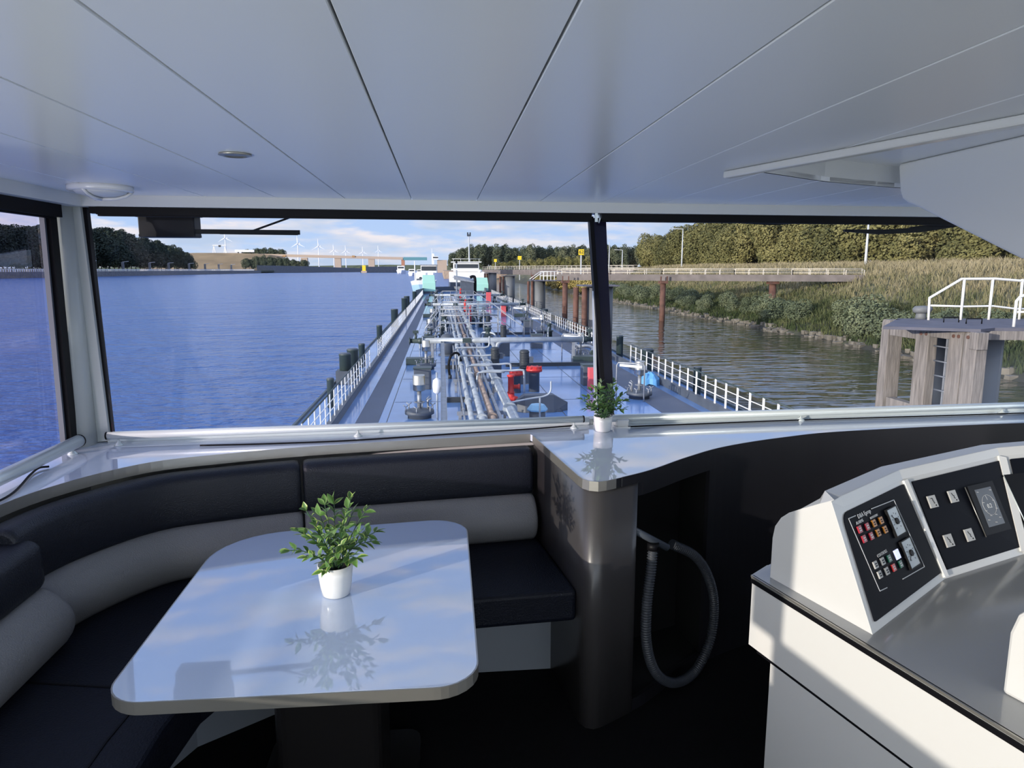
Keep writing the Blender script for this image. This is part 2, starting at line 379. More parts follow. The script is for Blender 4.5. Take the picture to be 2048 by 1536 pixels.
# ceiling: planks 302 mm wide, with the lens-shaped recess over the helm
def yfront(x): return 3.36 + (x + 1.6) * .068 if x < .76 else 3.52 + (x - .76) * .045
def yline(x): return max(.2, 2.313 - (x - .966) * 3.37)
ARC = [(.966, 2.31), (1.05, 2.335), (1.405, 2.565), (1.805, 2.735), (2.4, 2.86), (3.2, 2.9), (5, 2.9)]
def yarc(x):
    for (a, b), (c, d) in zip(ARC, ARC[1:]):
        if a <= x <= c: return b + (d - b) * (x - a) / (c - a)
    return 2.9
ce = struct(obj('ceiling', MB().prism([(-1.7, -3), (4.7, -3), (4.7, 3.66), (.76, 3.54), (-1.7, 3.4)], 2.10, 2.118), M_ceil))
x0 = -1.64
edges = []
k = -5
while True:
    a = -.13 + .302 * k
    if a > 4.6: break
    edges.append(a); k += 1
edges[0] = max(edges[0], -1.62)
for a, b in zip(edges, edges[1:]):
    a += .0022; b -= .0022
    pieces = []
    if b <= .97: pieces.append([(a, -3), (b, -3), (b, yfront(b)), (a, yfront(a))])
    else:
        xs = [a + (b - a) * i / 6 for i in range(7)]
        f = [(x, yarc(x) if x > .966 else 2.31) for x in xs]
        pieces.append([(x, y) for x, y in f] + [(b, yfront(b)), (a, yfront(a))])
        pieces.append([(a, -3), (b, -3)] + [(x, yline(x) if x > .966 else 2.31) for x in reversed(xs)])
        if a < .966: pieces = [[(a, -3), (b, -3)] + [(x, yline(x)) for x in (b, .97)] + [(.966, 2.312)] + [(x, yarc(x)) for x in (.98, b)] + [(b, yfront(b)), (a, yfront(a))]]
    for pc in pieces:
        obj('ceiling_plank', MB().prism(pc, 2.02, 2.038), M_ceil, ce, bevel=.0015, seg=1)
# recess upstand and white light strip
up = MB(); pth = [V(*p) for p in ARC]
up.loft([[V(p.x, p.y, 2.02), V(p.x, p.y + .012, 2.02), V(p.x, p.y + .012, 2.10), V(p.x, p.y, 2.10)] for p in pth])
up.bar((.966, 2.31, 2.065), (1.6, .19, 2.065), .012, .07)
obj('recess_edge', up, M_trim, ce)
struct(obj('trim_4', MB().bar((.945, 2.345, 2.008), (1.615, .15, 2.008), .034, .022), M_white, bevel=.005))
# cornice strips above the glass
def cornice(name, a, b, z0, z1, off, th, m): return struct(obj(name, MB().loft([[p + V(0, off, z0), p + V(0, off + th, z0), p + V(0, off + th, z1), p + V(0, off, z1)] for p in (a, b)]), m))
ca, cb, cc = V(-1.60, yfront(-1.6) - .035, 0), V(.76, yfront(.76) - .035, 0), V(4.6, yfront(4.6) - .035, 0)
cornice('trim_1', ca, cb, 1.972, 2.021, 0, .14, M_trim); cornice('trim_2', cb, cc, 1.972, 2.021, 0, .14, M_trim)
struct(obj('trim_3', MB().prism([(-1.75, -3), (-1.585, -3), (-1.585, ca.y + .02), (-1.75, ca.y + .06)], 1.975, 2.021), M_trim))
# black roller-blind cassettes with their bars
def blind(label, a, b, h=.032):
    t = thing('roller_blind', label, 'blind', a)
    obj('cassette', MB().loft([[p + V(0, -.02, -h), p + V(0, .055, -h), p + V(0, .055, 0), p + V(0, -.02, 0)] for p in (a, b)]), M_blk, t)
    obj('bottom_rail', MB().bar(a + V(0, .005, -h - .003), b + V(0, .005, -h - .003), .022, .007), M_blk, t)
    return t
blind('black roller blind cassette above the wide left front pane', ca + V(.1, .045, 1.971), cb + V(-.02, .045, 1.971))
blind('black roller blind cassette above the right front pane', cb + V(.03, .045, 1.971), cc + V(-.1, .045, 1.971))
t = thing('roller_blind', 'black roller blind cassette above the side pane at left', 'blind', (-1.6, 1.6, 1.96))
obj('cassette', MB().box((-1.62, 2.45, 1.945), (.06, 1.6, .055)), M_blk, t); obj('bottom_rail', MB().box((-1.615, 2.45, 1.914), (.02, 1.55, .008)), M_blk, t)
for y in (3.22,): pass
br = thing('blind_bracket', 'small chrome bracket hanging where the two front blinds meet', 'bracket', cb + V(0, .03, 1.975))
obj('plate', MB().box(cb + V(0, .018, 1.955), (.014, .012, .05)), M_alu, br); obj('hook', MB().tube([cb + V(.012, .012, 1.965), cb + V(.016, .006, 1.945), cb + V(.012, .012, 1.925)], .004, 6), M_alu, br)

# corner pillar and centre mullion
pb, ptop = V(-1.553, 3.13, .96), V(-1.66, 3.36, 1.98)
def ring(c, r, n=18, sx=1, sy=1): return [c + V(r * sx * math.cos(2 * math.pi * j / n), r * sy * math.sin(2 * math.pi * j / n), 0) for j in range(n)]
tp = struct(obj('trim_5', MB().loft([ring(pb, .068), ring(ptop, .062)], True, True), M_pillar))
tp.name = 'trim_5'
pk = MB().bar(pb + V(.075, .045, 0), ptop + V(.055, .02, 0), .075, .04, up=(0, 1, 0)); obj('cover_strip', pk, M_pillar, tp)
obj('black_gasket', MB().bar(gBL + V(-.024, .02, -.01), gTL + V(-.032, 0, .03), .034, .03, up=(0, 1, 0)), M_blk, tp)
obj('smoked_edge', MB().bar(gBL + V(-.055, .015, -.01), gTL + V(-.085, .0, .03), .05, .03, up=(0, 1, 0)), M_purple, tp)
ml = struct(obj('trim_6', MB().bar(atp(1208, 838, LB1, nb1), atp(1181, 436, LT1, nt1), .020, .05, up=(0, 1, 0)), M_blk))
a0, a1 = atp(1183, 836, LB1 + V(0, .03, 0), nb1), atp(1180, 436, LT1 + V(0, .03, 0), nt1)
sm = MB(); q = [atp(x, y, c + V(0, .02, 0), nb1) for x, y, c in ((1196, 838, LB1), (1229, 838, LB1), (1212, 436, LT1), (1186, 436, LT1))]
sm.loft([q, [p + V(.01, .05, 0) for p in q]]); obj('smoked_mullion', sm, M_purple, ml)
qs = [atp(x, y, c, nb1) for x, y, c in ((1191, 838, LB1), (1195, 838, LB1), (1187, 436, LT1), (1184.5, 436, LT1))]
obj('bright_seal', MB().loft([qs, [p + V(0, .03, 0) for p in qs]]), M_alu, ml)

# ---------------------------------------------------------------- ledge, sofa, cabinet
EP = [(-1.42, 1.47), (-1.42, 1.9), (-1.409, 2.319), (-1.309, 2.583), (-1.136, 2.799), (-.885, 2.903), (-.603, 2.983), (-.19, 3.057), (.392, 3.134)]
EPc = [p for p in catmull([V(*p) for p in EP], 6)]
corner = [(.405, 3.12), (.481, 2.501)]
tip = [V(.487, 2.455), V(.495, 2.415), V(.513, 2.388), V(.540, 2.376), V(.570, 2.385), V(.61, 2.407)]
arcR = catmull([V(.61, 2.407), V(.766, 2.506), V(.97, 2.675), V(1.185, 2.823), V(1.5, 2.955), V(1.877, 3.049), V(2.82, 3.13), V(4.4, 3.17)], 6)
inner = EPc + [V(.403, 3.10), V(.481, 2.501)] + tip + arcR[1:]
lg = obj('window_ledge', MB().prism([(p.x, p.y) for p in inner] + [(4.4, 3.495), (.70, 3.309), (-1.5, 3.168), (XW, 3.15), (XW, 1.47)], .93, .96), M_ledge)
tag(lg, 'glossy white window ledge curving above the sofa and helm bulkhead', 'ledge')
def strip(path, z0, z1, th=.004, off=.0005):
    mb = MB(); return sweep(mb, path, [(off, z0), (off + th, z0), (off + th, z1), (off, z1)], smooth=False)
obj('edge_strip', strip(EPc, .922, .9615), M_steel, lg)
obj('edge_strip', strip([V(.403, 3.10), V(.481, 2.501)] + tip + arcR[1:2], .926, .9615), M_steel, lg)
dk = obj('edge_strip', strip(arcR[0:], .926, .9612), M_cab, lg)
sofa = thing('corner_sofa', 'curved black and grey leather corner sofa below the windows', 'sofa', (-.9, 2.4, 0))
def seg(i, j): return EPc[i:j + 1]
def idx(f): return min(range(len(EPc)), key=lambda i: f(EPc[i]))
iA = idx(lambda p: abs(p.y - 2.22) + (p.x > -1) * 9); iB = idx(lambda p: abs(p.x + .585))
def cush_prof(o0, o1, z0, z1, r=.03, bulge=0):
    pts = rrect(o0, o1, z0, z1, [min(r, .045)] * 4, 4)
    if bulge:
        pts = [(o + (bulge * (1 - ((z - (z0 + z1) / 2) / ((z1 - z0) / 2)) ** 2) if o > (o0 + o1) / 2 else 0), z) for o, z in pts]
    return pts
def resample(path, n):
    L = [0]
    for a, b in zip(path, path[1:]): L.append(L[-1] + (b - a).length)
    out = []
    for i in range(n + 1):
        d = L[-1] * i / n
        for k in range(len(L) - 1):
            if L[k + 1] >= d - 1e-9: out.append(path[k].lerp(path[k + 1], (d - L[k]) / max(1e-9, L[k + 1] - L[k]))); break
    return out
endp = [V(-1.42, 1.70), V(-1.42, 2.24)]
midp, rgtp = resample(seg(iA, iB), 24), resample([EPc[iB]] + seg(iB + 1, len(EPc) - 1), 14)
def gapped(p, g0, g1): return [p[0] + (p[1] - p[0]).normalized() * g0] + p[1:-1] + [p[-1] - (p[-1] - p[-2]).normalized() * g1]
FULL = [(.012, .47)]
def lumb(z0, z1): # bulging lumbar roll
    n = 10; front = [(.135 + .055 * math.sin(math.pi * i / n) ** .8 + .02 * (1 - i / n), z0 + (z1 - z0) * i / n) for i in range(n + 1)]
    return [(.02, z0)] + front + [(.12, z1 + .008), (.02, z1 + .008)]
for nm, p in (('curved', gapped(midp, .006, .006)), ('straight', gapped(rgtp, .006, .012))):
    obj('back_cushion', sweep(MB(), p, cush_prof(.006, .115, .705, .918, .035, .012), soft=.02), M_blacklea, sofa)
    obj('lumbar_cushion', sweep(MB(), p, lumb(.52, .708), soft=.02), M_greylea, sofa)
    zz = .862; pp = [q + n * .121 for q, n in zip(p, normals(p))][1:-1]
    obj('piping', MB().tube([V(q.x, q.y, .905) for q in [a + n * -.018 for a, n in zip(pp, normals(p)[1:-1])]], .0035, 6), M_blk, sofa)
ep = resample(endp, 8)
obj('back_cushion', sweep(MB(), ep, cush_prof(.006, .165, .705, .875, .035, .012), soft=.025), M_blacklea, sofa)
obj('lumbar_cushion', sweep(MB(), ep, [(o + .05 if o > .05 else o, z) for o, z in lumb(.52, .708)], soft=.025), M_greylea, sofa)
seat_out = [(p.x + n.x * .03, p.y + n.y * .03) for p, n in list(zip(EPc, normals(EPc)))]
SO = [(-1.39, .9)] + seat_out[2:]
SI = [(.487, 2.455), (.105, 2.425), (-.25, 2.385), (-.47, 2.30), (-.63, 2.14), (-.71, 1.95), (-.73, 1.75), (-.73, .9)]
st = obj('seat', MB().prism(SO + [(.41, 3.0)] + SI, .395, .52), M_seat, sofa, bevel=.018, seg=3)
for a, b in (((-1.22, 2.02, .521), (-.86, 1.95, .521)), ((-.862, .95, .521), (-.862, 1.72, .521)), ((-.862, 1.72, .521), (-.845, 1.93, .521)), ((-.6, 2.92, .521), (-.45, 2.34, .521))):
    obj('seat_seam', MB().bar(a, b, .006, .003), M_blk, sofa)
PI = [(.455, 2.80), (.11, 2.80), (-.25, 2.74), (-.62, 2.62), (-.90, 2.42), (-1.02, 2.16), (-1.05, 1.9), (-1.05, .9)]
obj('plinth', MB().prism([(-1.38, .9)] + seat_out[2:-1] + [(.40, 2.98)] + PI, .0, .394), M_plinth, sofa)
# corner cabinet under the ledge tip and the helm bulkhead, with an open niche
cab = thing('corner_cabinet', 'dark anthracite cabinet with rounded corner and open niche below ledge', 'cabinet', (.6, 2.5, 0))
def wallrun(path, z0, z1, th=.018, off=.0): return sweep(MB(), path, [(off, z0), (off - th, z0), (off - th, z1), (off, z1)], smooth=False)
nA = min(range(len(arcR)), key=lambda i: abs(arcR[i].x - .715)); nB = min(range(len(arcR)), key=lambda i: abs(arcR[i].x - 1.12))
pA = arcR[0].lerp(arcR[6], (.713 - .61) / (.766 - .61))
left_path = [V(.403, 3.10), V(.481, 2.501)] + tip + [p for p in arcR[1:] if p.x < .713] + [pA]
obj('corner_panel', sweep(MB(), [p for p in left_path], [(-.001, .0), (-.02, .0), (-.02, .9255), (-.001, .9255)], smooth=True), M_cab_sun, cab)
nich = [pA] + [p for p in arcR if .713 < p.x < 1.12]
obj('lintel_panel', wallrun(nich, .872, .9255, off=-.001), M_cab, cab)
obj('bottom_panel', wallrun(nich, .0, .05, off=-.001), M_cab, cab)
rp = [nich[-1]] + [p for p in arcR if p.x >= 1.12]
obj('bulkhead_panel', wallrun(rp, .0, .9255, off=-.001), M_cab, cab)
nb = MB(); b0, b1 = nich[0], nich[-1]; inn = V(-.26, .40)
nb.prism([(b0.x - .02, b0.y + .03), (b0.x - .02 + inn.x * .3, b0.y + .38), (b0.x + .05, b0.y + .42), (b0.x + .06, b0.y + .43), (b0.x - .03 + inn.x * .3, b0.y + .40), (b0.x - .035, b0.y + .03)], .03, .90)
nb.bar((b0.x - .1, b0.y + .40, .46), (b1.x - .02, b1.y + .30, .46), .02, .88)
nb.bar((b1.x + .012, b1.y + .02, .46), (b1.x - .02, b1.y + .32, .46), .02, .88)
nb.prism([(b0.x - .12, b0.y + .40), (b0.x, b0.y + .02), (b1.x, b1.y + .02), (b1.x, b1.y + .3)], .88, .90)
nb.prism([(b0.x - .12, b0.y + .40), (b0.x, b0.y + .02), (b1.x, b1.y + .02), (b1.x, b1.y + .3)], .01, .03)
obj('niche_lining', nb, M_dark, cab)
# vacuum hose on its rod, in front of the niche
hp, hn = (.72, 2.46, .5), V(-.6, .8, 0)
def hs(x, y, o=0): return atp(x, y, hp, hn) + V(.6, -.8, 0) * o
rod = obj('hose_rod', MB().tube([hs(1262, 1052, -.06), hs(1322, 1091, .03)], .014, 12), M_hullg)
tag(rod, 'short grey rod sticking out of the dark niche', 'rod')
hpts = catmull([hs(1352, 1091, -.02), hs(1384, 1110, .012), hs(1408, 1150, .02), hs(1418, 1205, .025), hs(1408, 1275, .03), hs(1376, 1335, .035), hs(1335, 1358, .035), hs(1300, 1340, .03), hs(1283, 1285, .025), hs(1284, 1210, .022), hs(1294, 1140, .018), hs(1301, 1094, .012)], 26)
hr = []
hq = resample(hpts, 620)
for i in range(len(hq)): hr.append(.0205 if (i // 2) % 2 == 0 else .0165)
M_hose = mat('hose_grey', (.035, .04, .05), .45)
hose = thing('vacuum_hose', 'grey ribbed vacuum hose hanging in a loop by the niche', 'hose', hq[len(hq) // 2])
obj('ribbed_tube', MB().tube(hq, hr, 12), M_hose, hose)
obj('cuff', MB().tube([hq[-1] + (hq[-8] - hq[-1]) * .4, hq[-1] + V(0, 0, .02)], .023, 14), M_blk, hose)

# ---------------------------------------------------------------- table
tb = thing('dining_table', 'white glossy table with steel edge in front of the sofa', 'table', (-.36, 2.1, 0))
tout = roundpoly([(-.795, 1.572), (.074, 1.562), (.082, 2.722), (-.815, 2.615)], [.095, .105, .13, .25], 8)
obj('tabletop', MB().prism(tout, .694, .7199), M_table, tb)
tp_ = [V(*p) for p in tout]; tp_ = tp_ + [tp_[0]]
rings = []
ct = V(-.36, 2.1)
ns = []
for i, p in enumerate(tp_[:-1]):
    a = tp_[i - 1 if i else -2]; b = tp_[i + 1]; d = (b - a).normalized(); ns.append(V(d.y, -d.x))
eb = MB(); n_ = len(tp_) - 1; vs = []
for p, n in zip(tp_[:-1], ns): vs += [(p.x, p.y, .688), (p.x + n.x * .004, p.y + n.y * .004, .688), (p.x + n.x * .004, p.y + n.y * .004, .7195), (p.x, p.y, .7195)]
eb.add(vs, [(i * 4 + j, i * 4 + (j + 1) % 4, ((i + 1) % n_) * 4 + (j + 1) % 4, ((i + 1) % n_) * 4 + j) for i in range(n_) for j in range(4)])
obj('edge_strip', eb, M_steel, tb)
obj('pedestal', MB().prism(rrect(-.52, -.20, 1.98, 2.30, .04, 4), .02, .69), M_ped, tb)
obj('foot_plate', MB().prism(rrect(-.62, -.10, 1.86, 2.42, .05, 4), 0, .02), M_ped, tb)

# ---------------------------------------------------------------- potted plants: every leaf its own piece
def leaf_mesh(name, L, W, m, m2):
    vs = []; fs = []; st = [(0, .02), (.18, .55), (.42, 1), (.68, .78), (.88, .36), (1, .02)]
    for t_, w in st:
        z = -.18 * L * t_ * t_
        for s_ in (-1, -.62, 0, .62, 1): vs.append((s_ * w * W / 2, t_ * L, z + abs(s_) * w * W * .16))
    for i in range(5):
        for j in range(4): fs.append((i * 5 + j, i * 5 + j + 1, i * 5 + j + 6, i * 5 + j + 5))
    me = bpy.data.meshes.new(name); me.from_pydata(vs, [], fs); me.materials.append(m); me.materials.append(m2)
    for p in me.polygons:
        p.use_smooth = True
        p.material_index = 1 if (p.index % 4 in (0, 3)) else 0
    return me
def leafmat(name, col):
    m = mat(name, col, .45, var=.25, vscale=60); b = m.node_tree.nodes['Principled BSDF']
    b.inputs['Subsurface Weight'].default_value = 0; return m
LG, LY, LD = leafmat('leaf_green', (.075, .17, .035)), leafmat('leaf_rim', (.33, .42, .10)), leafmat('leaf_deep', (.03, .085, .03))
LR2 = leafmat('leaf_rim_pale', (.13, .21, .07))
def plant(name, label, loc, pot_r0, pot_r1, pot_h, H, Wd, nst, seed, mats, Ls):
    rnd = random.Random(seed); t = thing(name, label, 'plant', loc)
    pr = [(pot_r0 * .86, 0), (pot_r0 * .97, .004), (pot_r0 + (pot_r1 - pot_r0) * .35, pot_h * .3), (pot_r0 + (pot_r1 - pot_r0) * .75, pot_h * .62), (pot_r1, pot_h), (pot_r1 - .003, pot_h), (pot_r1 - .006, pot_h * .86), (.004, pot_h * .85)]
    part('pot', MB().lathe(pr, n=32), M_white, t)
    part('soil', MB().lathe([(.002, pot_h * .86), (pot_r1 - .007, pot_h * .87), (.002, pot_h * .89)], n=16), M_blk, t)
    lm = [leaf_mesh('leaf', Ls * k, Ls * k * .5, mats[i % 2], mats[2 + i % 2]) for i, k in enumerate((.8, .9, 1.0, 1.12))]
    cnt = 0
    for i in range(nst):
        a = 2 * math.pi * (i * .618 + rnd.uniform(-.04, .04)); f = (i + .5) / nst
        lean = .15 + 1.25 * f; Lst = (H - pot_h * .8) * (1.02 - .38 * f) * rnd.uniform(.85, 1.08)
        d = V(math.cos(a), math.sin(a), 0); p = d * pot_r1 * .45 * rnd.random() + V(0, 0, pot_h * .86); pts = [p.copy()]
        cur = lean * .35
        for k_ in range(7):
            cur += lean * .13
            p = p + (d * math.sin(cur) + V(0, 0, math.cos(cur))) * Lst / 7
            rr = math.hypot(p.x, p.y)
            if rr > Wd: p.x *= Wd / rr; p.y *= Wd / rr
            pts.append(p.copy())
        part('stem', MB().tube(pts, .0015, 5, False), LD, t)
        for k_ in range(2, 8):
            for s_ in ((-1, 1) if k_ < 7 else (-1, 0, 1)):
                q = pts[k_]; dr = (pts[k_] - pts[k_ - 1]).normalized()
                side = dr.cross(V(0, 0, 1)); side = side.normalized() if side.length > .05 else V(1, 0, 0)
                ang = rnd.uniform(.5, 1.15) * s_
                ld = (dr * math.cos(ang) + side * math.sin(ang) * (1 if k_ % 2 else .55) + dr.cross(side) * math.sin(ang) * (.25 if k_ % 2 else .9) + V(rnd.uniform(-.2, .2), rnd.uniform(-.2, .2), rnd.uniform(-.1, .3))).normalized()
                o = bpy.data.objects.new('leaf', lm[rnd.randrange(4)]); COL.objects.link(o); o.parent = t
                z = (V(0, 0, 1) + V(rnd.uniform(-.7, .7), rnd.uniform(-.7, .7), 0)); x = ld.cross(z).normalized(); z = x.cross(ld)
                o.matrix_basis = Matrix((( x.x, ld.x, z.x, q.x), (x.y, ld.y, z.y, q.y), (x.z, ld.z, z.z, q.z), (0, 0, 0, 1))); cnt += 1
    return t
plant('potted_plant', 'artificial green leafy plant in white pot on the table', (-.334, 2.085, .7205), .043, .053, .098, .285, .130, 20, 5, (LG, LG, LY, LR2), .037)
plant('potted_plant', 'small dark green leafy plant in white pot on the window ledge', (.735, 3.16, .9605), .036, .044, .072, .225, .108, 20, 11, (LD, LG, LR2, LR2), .031)
sb = thing('sign_block', 'small white block standing behind the ledge plant', 'block', (.86, 3.22, .96))
obj('block', MB().box((.845, 3.235, .981), (.055, .03, .04), rx=.3), M_white, sb); obj('base', MB().box((.845, 3.235, .963), (.07, .05, .006)), M_white, sb)

# bars lying along the sills, on their little feet
def bar_tube(label, a, b, r, feet):
    t = thing('blind_rod', label, 'rod', a); a, b = Vector(a), Vector(b)
    obj('tube', MB().tube([a, b], r, 16), M_alu, t)
    obj('end_cap', MB().tube([b, b + (b - a).normalized() * .006], r * 1.05, 16), M_blk, t); obj('end_cap', MB().tube([a, a + (a - b).normalized() * .006], r * 1.05, 16), M_blk, t)
    for f in feet:
        p = a.lerp(b, f); k = obj('foot', MB().lathe([(.020, 0), (.018, .004), (.005, .016), (.004, max(.018, p.z - r - .9605))], (p.x, p.y, .9602), 10), M_alu, t)
    return t
bar_tube('aluminium tube along the sill below the wide left front pane', (-1.42, 3.095, 1.003), (.655, 3.235, 1.003), .016, (.02, .5, .98))
bar_tube('aluminium tube along the sill below the right front pane', (.78, 3.243, 1.000), (4.3, 3.43, 1.000), .016, (.02, .28, .6, .98))
bar_tube('aluminium tube along the sill of the side pane at left', (-1.50, 1.56, 1.001), (-1.50, 3.02, 1.001), .025, (.04, .96))
obj('sill_rail', MB().loft([[p + V(0, -.012, .9605), p + V(0, -.001, .9605), p + V(0, -.001, .982), p + V(0, -.012, .982)] for p in (LB0 + V(.05, 0, 0), LB1)]), M_alu, bpy.data.objects['wall_front'])
obj('sill_rail', MB().loft([[p + V(0, -.03, .9605), p + V(0, -.001, .9605), p + V(0, -.001, .985), p + V(0, -.03, .985)] for p in (LB1 + V(.02, 0, 0), LB2)]), M_alu, bpy.data.objects['wall_front'])
bt = bar_tube('aluminium tube along the low sill beside the sofa end', (-1.55, .2, .884), (-1.55, 1.40, .884), .008, ())
def cable(label, pts, r=.004, m=M_blk):
    o = obj('cable', MB().tube(catmull(pts, 8), r, 8), m); return tag(o, label, 'cable')
cable('black cable curving over the white ledge at far left', [(-1.43, 1.9, .965), (-1.44, 2.2, .965), atz(20, 990, .965), atz(60, 950, .965), atz(78, 936, .968), atz(98, 933, .966)])
cable('thin black cable lying on the ledge below the wide left front pane', [atz(400, 891, .966), atz(520, 888, .964), atz(700, 881, .964), atz(900, 868, .964), atz(1060, 858, .964), atz(1150, 851, .966)], .0035)
cable('thin black cable lying on the ledge below the right front pane', [(.87, 3.215, .966), (1.1, 3.24, .964), (1.8, 3.29, .964), (2.6, 3.32, .964), (3.4, 3.36, .964)], .0035)

# ceiling fittings
dl = thing('downlight', 'small round recessed downlight in the ceiling planks', 'light', (-.57, 2.136, 2.02))
part('ring', MB().lathe([(.031, 0), (.043, 0), (.045, -.004), (.033, -.007), (.031, -.003)], n=28), M_steel, dl); part('lamp', MB().lathe([(.002, .001), (.031, .001), (.030, -.002), (.002, -.002)], n=20), M_dark, dl)
cl = thing('ceiling_lamp', 'white round ceiling lamp with cage ribs above the left corner', 'light', (-1.31, 2.985, 2.02))
part('ring', MB().lathe([(.10, 0), (.115, 0), (.116, -.018), (.108, -.024), (.098, -.022)], n=32), M_white, cl); part('dome', MB().lathe([(.002, -.043), (.05, -.040), (.085, -.030), (.098, -.018), (.09, -.01), (.002, -.008)], n=28), M_trim, cl)
for i in range(3):
    a = R(20 + 120 * i); part('rib', MB().tube([V(math.cos(a), math.sin(a), 0) * r + V(0, 0, z) for r, z in ((.108, -.02), (.085, -.036), (.05, -.047), (0, -.05))], .006, 8), M_white, cl)

# ---------------------------------------------------------------- helm desk and consoles
D0, D1 = V(.911, 1.921, 0), V(1.110, 1.145, 0); dd = (D1 - D0).normalized()
desk = thing('helm_desk', 'white helm desk with grey top and black edge line', 'desk', (1.3, 1.4, 0))
Dn = D0 + dd * 1.55
far = [(.99, 1.985), (1.20, 2.13), (1.48, 2.29), (1.83, 2.42), (2.3, 2.52), (3.0, 2.58)]
top = [(D0.x, D0.y), *far, (3.0, .2), (Dn.x, Dn.y)]
obj('desk_top', MB().prism(top, .788, .80), M_desk, desk)
def inset(p, s): return [(x + s, y) for x, y in p]
obj('edge_line', MB().bar(D0 + V(-.002, 0, .783), Dn + V(-.002, 0, .783), .006, .012), M_blk, desk)
obj('edge_profile', MB().bar(D0 + V(-.001, .002, .7965), Dn + V(-.001, 0, .7965), .008, .007), M_steel, desk)
obj('edge_profile', MB().bar(D0 + V(0, 0, .7935), V(.99, 1.985, .7935), .006, .012), M_steel, desk)
def block(pts, z0, z1): return MB().prism(pts, z0, z1)
obj('apron', block([(D0.x, D0.y), (.985, 1.975), *far[1:], (3.0, .2), (Dn.x, Dn.y)], .578, .777), M_cons, desk)
obj('shadow_gap', block([(D0.x + .012, D0.y - .03), (.99, 1.95), (1.3, 2.0), (3.0, 2.0), (3.0, .25), (Dn.x + .012, Dn.y)], .566, .578), M_blk, desk)
lo = [D0 + dd * .09 + V(.006, 0, 0), V(1.05, 1.90, 0), V(3.0, 2.1, 0), V(3.0, .2, 0), Dn + V(.006, 0, 0)]
obj('cupboard_front', block([(p.x, p.y) for p in lo], 0, .566), M_cons, desk)

S0, S1 = V(.955, 1.90, 0), V(1.057, 1.552, 0); sdv = (S1 - S0).normalized(); snn = V(sdv.y, -sdv.x, 0)   # side plane of the console
F0, F1, F2, F3 = V(1.057, 1.552, .8), V(1.463, 1.838, .8), V(1.84, 1.985, .8), V(2.55, 2.12, .8)
T0, T1, T2, T3 = V(1.016, 1.692, 1.075), V(1.389, 1.962, 1.07), V(1.893, 2.184, 1.07), V(2.50, 2.29, 1.07)
con = thing('instrument_console', 'white helm console with two black instrument panels in view', 'console', (1.3, 1.8, .8))
side = [(1540, 1155, 0), (1545, 1075, 0), (1550, 1052, 0), (1562, 1035, 0), (1578, 1025, 0), (1600, 1018, 0), (1640, 1007, 0), (1668, 1000, 0), (1680, 1006, 0), (1676, 1030, 0)]
prof0 = [atp(x, y, S0 + V(0, 0, .8), V(.348, .102, 0)) for x, y, _ in side]; prof0[0].z = .80
SP = prof0[:-2] + [T0 + V(-.003, .012, .022), T0, F0]
# body: the same profile carried along the curve of the fronts
def section(F, T, back, zt):
    b = V(back[0], back[1], 0); t2 = T + (b - T).normalized() * .05; t2.z = zt
    return t2, b
rings = []
pl0 = SP
def carry(F, T, bx, crest=True):
    """profile of pl0 fitted between the front line F-T and a back foot bx"""
    out = []; w0 = V((F0 - S0).x, (F0 - S0).y, 0); L0 = w0.length; w = V(F.x - bx.x, F.y - bx.y, 0)
    for p in pl0:
        s = (V(p.x, p.y, 0) - V(S0.x, S0.y, 0)).dot(w0) / L0 / L0
        q = V(bx.x, bx.y, 0) + w * s; q.z = .8 + (p.z - .8) * ((T.z - .8) / (T0.z - .8)); out.append(q)
    out[-2] = T.copy(); out[-1] = F.copy()
    if crest is not False:                                # behind the low crest the back drops away steeply
        w1 = w.normalized()
        for i, (o_, z_) in enumerate(((None, .8), (.085 + crest, .84), (.075 + crest, .90), (.062 + crest, .95), (.047 + crest, .99), (.031 + crest, 1.03), (.014 + crest, T.z), (crest, T.z + .026), (.012, T.z + .026))):
            if o_ is not None: out[i] = V(T.x, T.y, 0) - w1 * o_; out[i].z = z_
    return out
B = [V(S0.x, S0.y, 0), V(1.235, 2.145, 0), V(1.70, 2.355, 0), V(2.44, 2.47, 0)]
rings = [carry(F, T, b, (False, .064, .064, .062, .062)[i]) for i, (F, T, b) in enumerate(zip((F0, F0.lerp(F1, .12), F1, F2, F3), (T0, T0.lerp(T1, .12), T1, T2, T3), (B[0], B[0].lerp(B[1], .12), B[1], B[2], B[3])))]
obj('body', MB().loft(rings), M_cons, con, bevel=.006)
